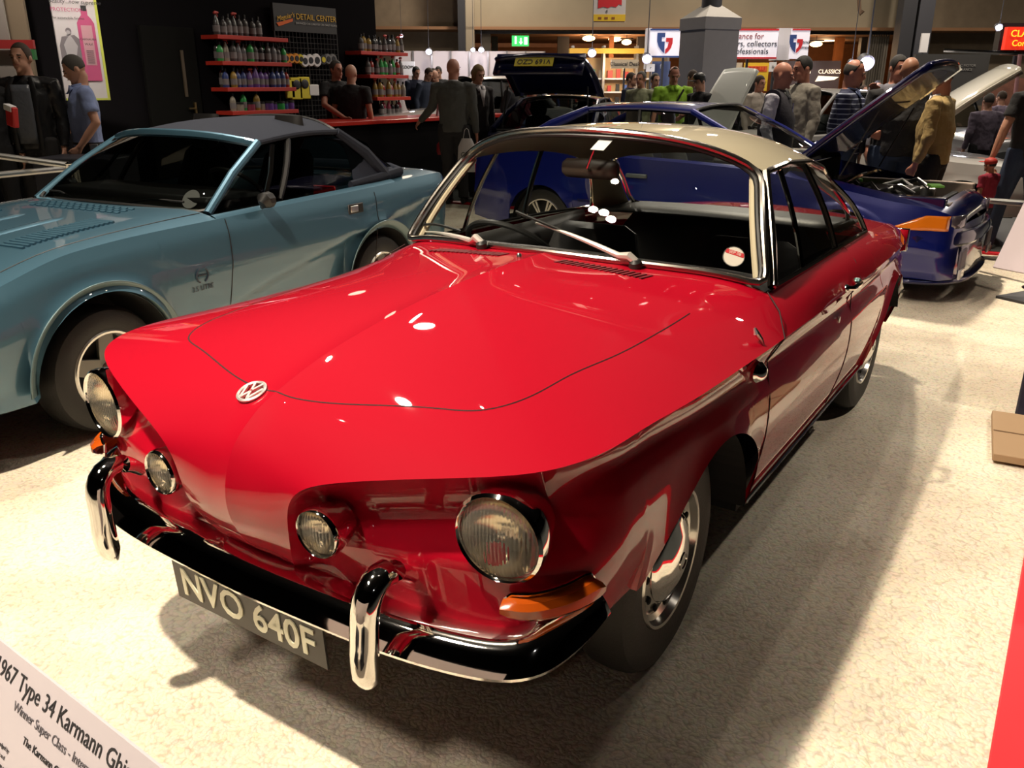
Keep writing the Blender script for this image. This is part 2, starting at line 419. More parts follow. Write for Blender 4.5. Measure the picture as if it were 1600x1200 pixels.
ys += [AR[0][0]-AR[0][2]-.001]+arch_ys(AR[0][0], AR[0][2])+[AR[0][0]+AR[0][2]+.001]+list(np.linspace(-.78, .78, 40))+[AR[1][0]-AR[1][2]-.001]+arch_ys(AR[1][0], AR[1][2])+[AR[1][0]+AR[1][2]+.001]+list(np.linspace(1.62, 2.2, 16))
sillx = lambda y: np.interp(y, [-1.62, -1.2, 1.3, 2.2], [.765, .758, .745, .60])
sillz = lambda y: np.interp(y, [-1.62, -1.5, -.8, .8, 1.6, 2.2], [.470, .46, .335, .335, .36, .42])
for y in ys:
    a = crease_at(y); zb = sillz(y)
    full = lowcol(a, np.array([sillx(y), y, zb]), 1.0)
    for yc, zc, ra, rb in AR:
        if abs(y-yc) <= ra+1e-9:
            za = max(zb, arch(y, yc, zc, ra, rb))
            s_cut = (a[2]-za)/(a[2]-zb); s_new = SL*s_cut
            full = np.stack([np.interp(s_new, SL, full[:, j]) for j in range(3)], 1)
            # flared lip around the wheel opening
            full[:, 0] += .016*np.clip((SL-.55)/.45, 0, 1)**2
    LL.append(full)
LL = np.stack(LL)
body.weld = False
for G in (U1, U2):
    body.grid(G); body.grid(mirror(G), flip=True)
flank = MB(); flank.grid(LL); flank.grid(mirror(LL), flip=True)
# rear deck and tail panel
dk = []
for y in np.linspace(.86, 2.2, 18):
    bx = mono(BY, BX, [y])[0]; bz = mono(BY, BZ, [y])[0]; s = np.linspace(-1, 1, 21)
    zc = np.interp(y, [.86, 1.12, 1.6, 2.2], [.935, .945, .925, .80])
    dk.append(np.stack([bx*s, np.full(21, y), zc-(zc-bz)*abs(s)**2.2], 1))
body.grid(np.stack(dk))
tl = []
for s in np.linspace(-1, 1, 15):
    k = abs(s); col = []
    for z in (.80, .70, .60, .42):
        col.append((s*(.64 if z > .6 else .6), 2.2+.03*(1-k*k)+(.02 if z < .75 else 0), z+( -.08*k*k if z > .75 else 0)))
    tl.append(col)
flank.grid(np.array(tl)); flank.obj('lower_body', RED, red, ang=28, fix=False)
red_body = body.obj('body', RED, red, ang=28, fix=False)

# wheel-opening flange (inner lips), wheel wells, floor pan
wl = MB()
for sx in (1, -1):
    for yc, zc, ra, rb in AR:
        ring0 = []; ring1 = []
        for k in range(29):
            th0 = .42 if yc < 0 else .05; th1 = PI-.05 if yc < 0 else PI-.38; th = th0+(th1-th0)*k/28; y = yc-ra*math.cos(th); z = zc+rb*math.sin(th)
            xo = .775 if yc < 0 else .765
            ring0.append((sx*xo, y, z)); ring1.append((sx*.42, y, z))
        wl.grid([ring0, ring1])
        wl.box((sx*.45, yc, zc+.12), (.04, ra*2, .55))
wl.box((0, .15, .27), (1.10, 3.2, .05)); wl.box((0, -1.3, .5), (.8, 1.0, .5)); wl.box((0, 1.5, .5), (.8, 1.0, .45))  # front box is an unseen block added under the hood to stop light
wl.box((0, -1.70, .56), (1.2, .1, .2)); wl.box((0, 0, .35), (1.46, 1.5, .14))
wl.obj('underbody', DARK, red, smooth=False)
for sx in (1, -1):
    MB().tube([(sx*(sillx(y)+.012), y, sillz(y)+.006) for y in np.linspace(-.79, .80, 20)], (.007), 8, flat=1).obj('sill_trim', CHROME, red)
for sx in (1, -1):
    wheel(red, (sx*.632, -1.20, .33), sx, R_=.33, steer=.03 if sx > 0 else 0, slots=True)
    wheel(red, (sx*.632, 1.20, .33), sx, R_=.33, slots=True)

# surface lookup for trim on the upper body
UP = U1.reshape(-1, 3)
_du = np.gradient(U1, axis=0); _dv = np.gradient(U1, axis=1); UN = np.cross(_dv, _du).reshape(-1, 3); UN /= (np.linalg.norm(UN, axis=1)[:, None]+1e-12)
UN[UN[:, 2] < 0] *= -1
def onbody(x, y):
    d = (UP[:, 0]-abs(x))**2+(UP[:, 1]-y)**2+(UP[:, 2] < .6)*9
    k = int(np.argmin(d)); n = UN[k].copy(); z = UP[k, 2]-(n[0]*(abs(x)-UP[k, 0])+n[1]*(y-UP[k, 1]))/max(n[2], .2)
    if x < 0: n[0] *= -1
    return np.array([x, y, z]), n
def seam(pts, nm='panel_gap', r=.0023, m=None, lift=-.0006, n=90):
    P = spl(np.array(pts, float), n); out = []
    for x, y in P[:, :2]:
        p, nn = onbody(x, y); out.append(p+nn*lift)
    MB().tube(out, r, 5).obj(nm, m or mat('panel_gap_dark', (.02, .0, .0), .8), red)
# boot-lid outline on the nose
hood = [(.60, -.93), (.592, -1.10), (.577, -1.364), (.552, -1.547), (.53, -1.70), (.480, -1.775), (.40, -1.808), (.244, -1.858), (.12, -1.89), (0, -1.90)]
seam(hood+[(-x, y) for x, y in hood[-2::-1]], n=200)

# windscreen
def base_pt(x, lift=0):
    s = min(abs(x), .712)/.808; g = .17*s+.83*s**9
    return np.array([x, -.70+.15*s**1.9, 1.012-.167*g+lift])
def top_pt(x):
    s = min(1, abs(x)/.585)
    return np.array([x, -.47+.125*s**2, 1.396-.113*(.1*s+.9*s**3.4)])
ws = []
for s in np.linspace(-1, 1, 41):
    a = base_pt(.700*s, .012); b = top_pt(.572*s); b[2] -= .012
    ws.append([a+(b-a)*k+np.array([0, -.020*math.sin(PI*k), 0.006*math.sin(PI*k)]) for k in np.linspace(0, 1, 9)])
ws = np.array(ws)
MB().grid(ws).obj('windscreen', GLASS, red)
def wsp(fx, fz, off=0.0):      # point on the glass: fx -1..1 across, fz 0..1 up
    i = (fx+1)/2*40; j = fz*8; i0 = min(39, int(i)); j0 = min(7, int(j)); a = i-i0; b = j-j0
    p = ws[i0, j0]*(1-a)*(1-b)+ws[i0+1, j0]*a*(1-b)+ws[i0, j0+1]*(1-a)*b+ws[i0+1, j0+1]*a*b
    n = np.cross(ws[min(40, i0+2), j0]-ws[max(0, i0-1), j0], ws[i0, 8]-ws[i0, 0]); n /= np.linalg.norm(n)
    return p+n*off
loop = [wsp(f, 0) for f in np.linspace(-1, 1, 30)]+[wsp(1, k) for k in np.linspace(.06, .94, 14)]+[wsp(f, 1) for f in np.linspace(1, -1, 30)]+[wsp(-1, k) for k in np.linspace(.94, .06, 14)]
def rounded(lp, it=2):
    lp = np.array(lp)
    for _ in range(it): lp = (np.roll(lp, 1, 0)+2*lp+np.roll(lp, -1, 0))/4
    return lp
lp = rounded(loop, 3)
cen = lp.mean(0)
MB().tube([p+(p-cen)/np.linalg.norm(p-cen)*.012+np.array([0, -.012, .004]) for p in lp], .0115, 10, closed=True).obj('windscreen_chrome_surround', mat('soft_chrome', (.46, .43, .39), .20, 1.0), red)
MB().tube([p-(p-cen)/np.linalg.norm(p-cen)*.004+np.array([0, -.008, 0]) for p in lp], .008, 8, closed=True).obj('windscreen_rubber_seal', BLACK, red)
# roof
RC = np.array([(0, -.47, 1.396), (0, -.1, 1.408), (0, .25, 1.388), (0, .5, 1.337), (0, .70, 1.265)])
RR = np.array([(.585, -.345, 1.283), (.578, -.08, 1.293), (.568, .25, 1.275), (.560, .48, 1.235), (.556, .60, 1.185)])
tr = np.array([0, .3, .6, .82, 1.])
rc = spl(RC, u=np.linspace(0, 1, 40), t=tr); rr_ = spl(RR, u=np.linspace(0, 1, 40), t=tr)
S_ = np.linspace(0, 1, 26)
RF = np.stack([np.stack([r[0]*S_, c_[1]+(r[1]-c_[1])*S_**2, c_[2]-(c_[2]-r[2])*(.1*S_+.9*S_**3.4)], 1) for c_, r in zip(rc, rr_)])
rf = MB().grid(RF).grid(mirror(RF), flip=True)
# rear pillars between side window and rear window
CP = np.array([(.556, .60, 1.185), (.585, .68, 1.10), (.630, .78, 1.01), (.680, .89, .925)])
rw_top = RF[-1]; kk = int(np.argmin(abs(S_-.86)))
RWE = np.array([rw_top[kk], rw_top[kk]+np.array([.015, .12, -.085]), (.555, .98, 1.02), (.585, 1.13, .925)])
cpl = spl(CP, 16); rwl = spl(RWE, 16)
PIL = np.stack([cpl*(1-k)+rwl*k for k in np.linspace(0, 1, 6)])
PIL = np.concatenate([PIL]); rf.grid(PIL).grid(mirror(PIL), flip=True)
rf.obj('roof', CREAM, red, ang=40, fix=False)
MB().grid(RF-np.array([0, 0, .018])).grid(mirror(RF-np.array([0, 0, .018]))).obj('headlining', LINING, red)
# rear window
rg = []
bot = [np.array([.585*s, 1.16-.03*s*s, .945-.02*s*s]) for s in np.linspace(-1, 1, 21)]
for k, s in enumerate(np.linspace(-1, 1, 21)):
    a = rw_top[int(round(abs(s)*kk))]*np.array([1 if s >= 0 else -1, 1, 1]); b = bot[k]
    rg.append([a+(b-a)*q+np.array([0, .03*math.sin(PI*q), .02*math.sin(PI*q)]) for q in np.linspace(0, 1, 7)])
MB().grid(rg).obj('rear_window', GLASS, red)
rl = [g[0] for g in rg]+list(rg[-1])[1:]+[g[-1] for g in rg][::-1][1:]+list(rg[0])[::-1][1:-1]
MB().tube(rounded(rl, 2), .011, 8, closed=True).obj('rear_window_chrome_surround', CHROME, red)
MB().grid([[(.60*s, .78+.37*q, .952+.004*q-.012*s*s) for q in (0, .5, 1)] for s in np.linspace(-1, 1, 9)]).obj('parcel_shelf', VINYL, red, thick=.01)
# side windows and their chrome
def rail(y): return np.array([np.interp(y, RR[:, 1], RR[:, 0]), y, np.interp(y, RR[:, 1], RR[:, 2])])
def belt(y): return np.array([mono(BY, BX, [y])[0]-.004, y, mono(BY, BZ, [y])[0]+.004])
def sidecol(k):   # 0 at the windscreen pillar, 1 at the rear pillar
    b = belt(-.505+k*(.86+.505)); t = rail(-.305+k*(.565+.305)); t[2] -= .012
    bow = np.array([.012, 0, 0])
    rear = np.array([0, .05, 0])*k**3
    return np.array([b+(t-b)*q+(bow+rear)*math.sin(PI*q) for q in np.linspace(0, 1, 9)])
sg = np.array([sidecol(k) for k in np.linspace(0, 1, 30)])
for sx, nm in ((1, 'side_window'), (-1, 'side_window')):
    g = sg if sx > 0 else mirror(sg)
    for a, b in ((0, 6), (6, 16), (16, 30)):
        MB().grid(g[a:b+1]).obj(nm, GLASS, red)
    f = lambda p: (p if sx > 0 else mirror(p))
    MB().tube(f(np.array([sidecol(.17+.04*(1-q))[int(q*8)] for q in np.linspace(0, 1, 9)])), .009, 8).obj('quarterlight_pillar', CHROME, red)
    MB().tube(f(sidecol(.55)), (.012), 8).obj('door_window_pillar', mat('dark_chrome', (.25, .23, .2), .2, 1.), red)
    MB().tube(f(np.array([sidecol(k)[0]+np.array([.004, 0, 0]) for k in np.linspace(-.03, 1, 24)])), (.010), 8).obj('belt_trim', CHROME, red)
    fr = [sidecol(0)[i]+np.array([0, -.022, 0]) for i in range(0, 9)]+[sidecol(k)[8]+np.array([.004, 0, .008]) for k in np.linspace(.03, 1, 22)]+[sidecol(1)[i]+np.array([.0, .012, 0]) for i in range(7, -1, -1)]
    MB().tube(f(rounded(fr, 0)), .011, 8).obj('window_frame', mat('bronze_chrome', (.62, .55, .47), .12, 1.), red)
    # windscreen pillar capping, painted chrome outside and beige inside
    pl = np.array([wsp(1, k)*.5+sidecol(0)[int(round(k*8))]*.5 for k in np.linspace(0, 1, 9)])
    MB().tube(f(pl+np.array([.008, .0, .0])), [(.020, .016)]*9, 8).obj('windscreen_pillar', mat('dark_chrome', (.25, .23, .2), .2, 1.), red)
    MB().tube(f(np.array([wsp(.955, k, 0)+np.array([0, .03, -.004]) for k in np.linspace(.02, .93, 9)])), .012, 8).obj('pillar_inner_trim', BEIGE, red)
    # door gaps, handle, repeater, badge
    def side_pt(y, z):
        a = crease_at(y); zb = sillz(y); col = lowcol(a, np.array([sillx(y), y, zb]), 1.0)
        return np.array([np.interp(-z, -col[:, 2], col[:, 0]), y, z])
    for yt, yb in ((-.60, -.80), (.36, .20)):
        ch = belt(yt); ca = crease_at(yb*.5+yt*.5)
        P = [ch+np.array([.006, 0, -.004]), (ch+ca)/2+np.array([.0125, 0, .010]), ca+np.array([.001, 0, 0])]+[side_pt(yb+(.02*(z-.4)), z)+np.array([.0006, 0, 0]) for z in np.linspace(.80, .35, 9)]
        MB().tube(f(np.array(P)), .0022, 5).obj('door_gap', mat('panel_gap_dark', (.02, .0, .0), .8), red)
    h0 = crease_at(.05)
    hd = MB().tube([h0+np.array([.012, -.075, .03]), h0+np.array([.034, -.07, .032]), h0+np.array([.038, .0, .03]), h0+np.array([.034, .05, .028]), h0+np.array([.010, .055, .028])], .009, 10)
    hd.ell(h0+np.array([.018, .055, .028]), (.018, .018, .018)); hd.ell(h0+np.array([.012, -.075, .03]), (.012, .016, .014))
    v = hd.v; hd.v = [(x*sx, y, z) for x, y, z in v]; hd.obj('door_handle', CHROME, red)
    MB().lathe([(.0, .0), (.012, .0), (.012, .006), (.0, .006)], (sx*(side_pt(.02, .74)[0]), .02, .74), (sx, 0, 0), 14).obj('door_lock', BRUSHED, red)
# wipers
for pf, tf, mf in ((.36, -.14, -.27), (-.365, -.98, -.66)):
    pv = wsp(pf*1.30 if pf > 0 else pf, 0, .0)+np.array([0, -.045, .004])
    m_ = MB()
    t0 = wsp(tf, .235 if pf > 0 else .15, -.028); t0 = t0 if t0[1] < -.3 else t0
    arm = [pv+np.array([0, 0, .006]), pv+np.array([-.02, -.006, .022])]
    for k in np.linspace(.15, 1, 9):
        q = pv*(1-k)+t0*k; q[2] += .012*math.sin(PI*k); q[1] -= .012*math.sin(PI*k); arm.append(q)
    wr = [(.012, .014), (.014, .016)]+[(.010*(1-k*.6), .011*(1-k*.5)) for k in np.linspace(0, 1, 9)]
    MB().tube(arm, wr, 8).obj('wiper_arm', SILVERP, red)
    bl = []
    for k in np.linspace(-.25, .62, 12):
        fx = tf+(pf-tf)*k
        bl.append(wsp(max(-.97, min(.97, fx)), max(.03, (.235 if pf > 0 else .17)*(1-.9*k)+.01), -.006))
    MB().tube(bl, .005, 6).obj('wiper_blade', BLACK, red)
    MB().lathe([(.022, -.01), (.020, .006), (.012, .014), (0, .016)], pv, (0, -.3, 1), 16).obj('wiper_pivot', BLACK, red)
# cowl vents
for x0, x1, ya in ((.10, .40, -.79), (-.40, -.12, -.80)):
    vm = MB(); n = 16
    for k in range(n):
        x = x0+(x1-x0)*k/(n-1); p, nn = onbody(x, ya-.012*abs(x)); p = p+nn*.001
        vm.box(p, (.011, .055, .004), rz=-.25)
    vm.obj('cowl_vent', mat('vent_dark', (.10, .0, .004), .6), red)
p, nn = onbody(-.04, -.82); MB().lathe([(.009, 0), (.009, .008), (.005, .014), (0, .014)], p, nn, 12).obj('washer_nozzle', BRUSHED, red)

# lamps
def lens_mat(name, col, fl):
    m, t, b = nt(name)
    b.inputs['Base Color'].default_value = (*col, 1); b.inputs['Roughness'].default_value = .06
    b.inputs['Transmission Weight'].default_value = .92; b.inputs['IOR'].default_value = 1.25
    tc = t.nodes.new('ShaderNodeTexCoord'); w = t.nodes.new('ShaderNodeTexWave'); w.wave_type = 'BANDS'; w.bands_direction = 'X'
    w.inputs['Scale'].default_value = fl; t.links.new(tc.outputs['Object'], w.inputs['Vector'])
    bp_ = t.nodes.new('ShaderNodeBump'); bp_.inputs['Strength'].default_value = .35; bp_.inputs['Distance'].default_value = .004
    t.links.new(w.outputs['Fac'], bp_.inputs['Height']); t.links.new(bp_.outputs[0], b.inputs['Normal']); return m
LENS = lens_mat('fluted_lens', (.92, .88, .78), 38)
REFL = mat('lamp_reflector', (.80, .72, .56), .16, 1.0)
def lamp(nm, x, y, z, r, back, dirx):
    ax = Vector((dirx, -1, -.02)).normalized(); o = Vector((x, y, z))
    MB().lathe([(r*.86, -back), (r*1.06, -back*.5), (r*1.12, -.012), (r*1.10, .004), (r*1.03, .010), (r*.97, .004), (r*.95, -.004)], o, ax, 40).obj(nm+'_rim', CHROME, red)
    MB().lathe([(r*.98, 0), (r*.80, r*.10), (r*.5, r*.17), (r*.2, r*.20), (0, r*.205)], o, ax, 36).obj(nm+'_lens', LENS, red)
    MB().lathe([(r*.96, -.004), (r*.82, -r*.25), (r*.55, -r*.5), (r*.25, -r*.64), (0, -r*.68)], o, ax, 36).obj(nm+'_reflector', REFL, red)
    MB().ell(o-ax*r*.30, (r*.12, r*.12, r*.12), 10, 7).obj(nm+'_bulb', mat('bulb_cap', (.8, .78, .7), .15, .8), red)
for sx in (1, -1):
    lamp('headlamp', sx*.645, -1.945, .728, .088, .10, sx*.10)
    lamp('fog_lamp', sx*.262, -2.048, .668, .052, .07, sx*.04)
    # indicator
    f = [np.array(p) for p in ((.665, -1.962, .596), (.70, -1.948, .592), (.735, -1.912, .590), (.765, -1.855, .590), (.782, -1.79, .592))]
    f = spl(np.array(f), 14); hh = [.012]+[.020+.008*k for k in np.linspace(0, 1, 11)]+[.026, .012]
    def band(o, hs, dz=0):
        rows = []
        for k, (p, h) in enumerate(zip(f, hs)):
            tg = f[min(13, k+1)]-f[max(0, k-1)]; n = np.array([tg[1], -tg[0], 0]); n /= -np.linalg.norm(n); n = -n if n[1] > 0 and n[0] < 0 else n
            if n[1] > 0: n = -n
            rows.append([(sx*(p[0]+n[0]*o*c_), p[1]+n[1]*o*c_, p[2]+dz+h*s_) for s_, c_ in ((-1, -.6), (-.9, .5), (-.4, 1), (.4, 1), (.9, .5), (1, -.6))])
        return rows
    MB().grid(band(.022, hh)).obj('indicator_lens', AMBER, red)
    ring = band(.014, [h+.006 for h in hh]); 
    MB().tube(rounded([r[0] for r in ring]+[r[-1] for r in ring][::-1], 1), .005, 8, closed=True).obj('indicator_surround', CHROME, red)
# bumper
BPT = np.array([(0, -2.072, .450), (.25, -2.064, .450), (.44, -2.051, .450), (.61, -2.022, .453), (.70, -1.995, .462), (.752, -1.960, .476), (.783, -1.900, .494), (.796, -1.84, .508), (.806, -1.78, .530)])
bp1 = spl(BPT, 50); bp1[0, 0] = 0
PR = [(-.014, -.012), (-.002, -.008), (.002, .000), (-.003, .010), (-.011, .022), (-.020, .036), (-.030, .047), (-.044, .055), (-.066, .058), (-.092, .057), (-.096, .050)]
rows = []
for k, p in enumerate(bp1):
    tg = bp1[min(49, k+1)]-bp1[max(0, k-1)]; n = np.array([tg[1], -tg[0], 0]); n /= np.linalg.norm(n)
    q = 1-max(0, (k-40)/9)**2*.45
    rows.append([p+n*a*q+np.array([0, 0, b*q]) for a, b in PR])
rows = np.array(rows)
full = np.concatenate([mirror(rows)[::-1], rows[1:]])
bmp = MB().grid(full).obj('front_bumper', CHROME, red, fix=False, thick=.003)
for sx in (1, -1):
    P = [(.452, -1.985, .600), (.452, -2.03, .635), (.450, -2.075, .640), (.447, -2.108, .605), (.443, -2.114, .555), (.440, -2.116, .50), (.438, -2.114, .445), (.437, -2.108, .415), (.437, -2.100, .398)]
    P = spl(np.array(P), 20); P[:, 0] *= sx
    rad = [(.016+.010*math.sin(PI*min(1, k/8)/2), .022+.010*math.sin(PI*min(1, k/6)/2)) if k < 14 else (.028, .031) if k < 18 else ((.021, .024) if k == 18 else (.009, .011)) for k in range(20)]
    MB().tube(P, rad, 14, upv=(0, -1, .3)).obj('overrider', CHROME, red)
    MB().box((sx*.45, -1.97, .465), (.05, .12, .03)).obj('bumper_bracket', DARK, red)
pl_ = bpy.data.objects.new('number_plate', MB().box((0, 0, 0), (.52, .006, .111)).mesh('number_plate', mat('plate_black', (.022, .019, .016), .35), False)); COL.objects.link(pl_)
pl_.parent = red; pl_.location = (0, -2.052, .382); pl_.rotation_euler = (.06, 0, 0)
PLT = mat('plate_letters', (.72, .70, .52), .4)
text('NVO 640F', .108, PLT, 'plate_lettering', pl_, (.0, -.0045, -.002), (PI/2, 0, 0), .0015, sx=.97, bold=.0015)
# round emblem on the nose
p, nn = onbody(-.066, -1.915)
nn = nn/np.linalg.norm(nn); X = np.array([1, 0, 0])-nn*nn[0]; M = frame(p+nn*.004, X, np.cross(nn, X))
em = MB().lathe([(.036, -.004), (.037, .002), (.033, .005), (.029, .002), (.029, -.004)], n=32)
def bar(a, b, w=.006): 
    a = Vector((*a, .001)); b = Vector((*b, .001)); d = (b-a); em.box((a+b)/2, (d.length, w, .006), rz=math.atan2(d.y, d.x))
bar((-.013, .028), (-.001, .003)); bar((.013, .028), (.001, .003)); bar((-.026, .014), (-.011, -.026)); bar((.026, .014), (.011, -.026)); bar((-.011, -.026), (0, -.002)); bar((.011, -.026), (0, -.002))
o = em.obj('round_emblem', mat('emblem_metal', (.80, .78, .75), .38, .7), red); o.data.transform(M)
# badge on the flank and repeater lamp
for sx in (1, -1):
    if sx > 0: MB().tube([(sx*.765, -.86, .91), (sx*.772, -.86, .895), (sx*.782, -.85, .878), (sx*.79, -.845, .862)], [.004, .009, .007, .003], 8).obj('fender_emblem', BRUSHED, red)
    MB().lathe([(.030, -.01), (.030, .004), (.024, .012), (.018, .02), (0, .026)], (sx*.80, -.905, .80), (sx, -.25, 0), 20).obj('side_vent_lamp', CHROME, red)
    MB().tube([(sx*.60, 2.13, .40+.03*0), (sx*.67, 2.08, .43), (sx*.70, 1.98, .45), (sx*.705, 1.86, .46)], [(.05, .02), (.05, .022), (.045, .02), (.02, .012)], 10, upv=(0, 0, 1)).obj('rear_bumper', CHROME, red)
    MB().box((sx*.625, 2.215, .70), (.075, .03, .11)).obj('tail_lamp', AMBER, red, bevel=.008)
    MB().box((sx*.625, 2.205, .70), (.092, .03, .13)).obj('tail_lamp_surround', CHROME, red, bevel=.006)
# interior
ds = []
for x in np.linspace(-.70, .70, 15):
    b = base_pt(x); ds.append([(x*.99, b[1]+.03, b[2]-.03), (x*.98, b[1]+.16, b[2]-.015), (x*.98, b[1]+.27, b[2]-.035), (x*.98, b[1]+.30, b[2]-.09), (x*.98, b[1]+.27, b[2]-.26)])
MB().grid(ds).obj('dashboard', VINYL, red)
for sx in (1, -1):
    MB().grid([[(sx*(.695-.05*q), y, .935-.55*q) for q in np.linspace(0, 1, 5)] for y in np.linspace(-.62, .80, 8)]).obj('door_card', VINYL, red, thick=.01)
sw = MB(); C = Vector((-.385, -.335, .925)); A = Vector((0, .55, .62)).normalized(); bx = Vector((1, 0, 0)); by = A.cross(bx)
sw.tube([C+bx*.19*math.cos(t)+by*.19*math.sin(t) for t in np.linspace(0, 2*PI, 41)[:-1]], .0115, 8, closed=True)
for t in (0.2, PI-.2): sw.tube([C+bx*.185*math.cos(t)+by*.185*math.sin(t), C-A*.03], .009, 6)
sw.obj('steering_wheel', BLACK, red); MB().tube([C-A*.03, C-A*.25], .025, 10).obj('steering_column', BLACK, red)
MB().lathe([(.045, 0), (.04, .012), (0, .016)], C-A*.03, A, 20).obj('horn_button', BRUSHED, red)
def seat(nm, x, y, z, w, back=True):
    s = MB(); s.tube([(x, y-.28, z), (x, y-.2, z+.04), (x, y, z+.03), (x, y+.2, z+.01)], [(.05, w*.9), (.09, w), (.09, w), (.08, w)], 14, upv=(0, 0, 1))
    s.tube([(x, y+.2, z), (x, y+.27, z+.2), (x, y+.33, z+.38), (x, y+.36, z+.50), (x, y+.365, z+.53)], [(.07, w), (.075, w), (.065, w*.96), (.05, w*.82), (.02, w*.6)], 14, upv=(0, 1, 0))
    s.obj(nm, VINYL, red)
seat('front_seat', .36, -.05, .42, .25); seat('front_seat', -.36, -.05, .42, .25); seat('rear_seat', 0, .62, .42, .60)
# mirror with stalk, sticker, tax disc
mr = MB(); mr.tube([(-.125, -.40, 1.262), (-.11, -.40, 1.262), (.0, -.405, 1.264), (.08, -.40, 1.262), (.095, -.40, 1.262)], [(.022, .012), (.033, .016), (.036, .018), (.033, .016), (.022, .012)], 14, upv=(0, 0, 1))
mr.obj('rear_view_mirror', mat('mirror_back', (.05, .035, .025), .5), red)
MB().tube([(-.01, -.41, 1.262), (.0, -.45, 1.27), (.03, -.462, 1.33), (.05, -.455, 1.37)], [.012, .005, .004, .006], 8).obj('mirror_stalk', CHROME, red)
a = wsp(.10, .965, -.004); b = wsp(.185, .965, -.004); c_ = wsp(.15, .87, -.004); d_ = wsp(.065, .87, -.004)
sk = MB().add([a, b, c_, d_], [(0, 1, 2, 3)]).obj('windscreen_sticker', WHITE, red, smooth=False, thick=.0006)
Ms = frame((a+b+c_+d_)/4+(np.array(a)-np.array(c_))*0+np.array([0, -.004, 0]), b-a, a-d_)
for k, s in enumerate(('xx x', 'x xx')):
    pass
tc0 = wsp(.875, .165, -.004); tr_ = wsp(.93, .165, -.004); tu = wsp(.875, .3, -.004)
Mt = frame(tc0, tr_-tc0, tu-tc0)
td = MB().lathe([(0, 0), (.0335, 0), (.0335, .0012), (0, .0012)], n=36).obj('tax_disc', mat('tax_disc_paper', (.78, .70, .62), .6), red); td.data.transform(Mt)
o = MB().box((0, .012, .0016), (.058, .014, .0006)).obj('tax_disc_band', mat('tax_disc_red', (.62, .03, .04), .6), red); o.data.transform(Mt)
o = MB().lathe([(.0315, .0014), (.0335, .0014), (.0335, .002), (.0315, .002)], n=36).obj('tax_disc_ring', BRUSHED, red); o.data.transform(Mt)
text('SEP 08', .014, mat('tax_disc_paper', (.78, .70, .62), .6), 'tax_disc_lettering', red, M=Mt@Matrix.Translation((0, .012, .0022)), depth=.0002)

# ================================================================ shared car building
def alloy(parent, loc, side, R_=.30, rim=.20, wd=.18, spokes=5, m=None, sw=.03, dbl=False, lipm=None):
    w = bpy.data.objects.new('wheel', None); COL.objects.link(w); w.parent = parent; w.location = loc; w.rotation_euler = (0, 0, 0 if side > 0 else PI)
    h = wd/2; m = m or mat('silver_wheel', (.62, .60, .56), .16, .9)
    MB().lathe([(rim, -h), (R_-.05, -h-.006), (R_-.015, -h+.01), (R_, -h+.04), (R_, h-.04), (R_-.015, h-.01), (R_-.045, h+.006), (rim+.012, h+.002), (rim, h-.004), (rim-.012, h-.05)], ax=(1, 0, 0), n=48).obj('tyre', RUBBER, w)
    MB().lathe([(rim+.004, h-.002), (rim-.002, h+.006), (rim-.012, h+.004), (rim-.02, h-.03), (rim-.022, -h)], ax=(1, 0, 0), n=48).obj('rim', lipm or m, w)
    sp = MB()
    for k in range(spokes):
        for off in ((-.10, .10) if dbl else (0,)):
            a = 2*PI*k/spokes+off+.3; u = Vector((0, math.cos(a), math.sin(a))); v = Vector((0, -math.sin(a), math.cos(a)))
            pr = [(.03, -sw*(.9 if dbl else 1.3)/2), (rim-.015, -sw/2), (rim-.015, sw/2), (.03, sw*(.9 if dbl else 1.3)/2)]
            sp.prism(pr, (-.02, 0, 0), o=(h-.012, 0, 0), ax=u, ay=v)
    sp.lathe([(.0, h-.002), (.035, h-.004), (.05, h-.012), (.05, h-.04)], ax=(1, 0, 0), n=24)
    sp.obj('wheel_spokes', m, w, bevel=.003)
    MB().lathe([(rim-.02, h-.06), (0, h-.06)], ax=(1, 0, 0), n=32).obj('brake_backing', DARK, w)
    return w

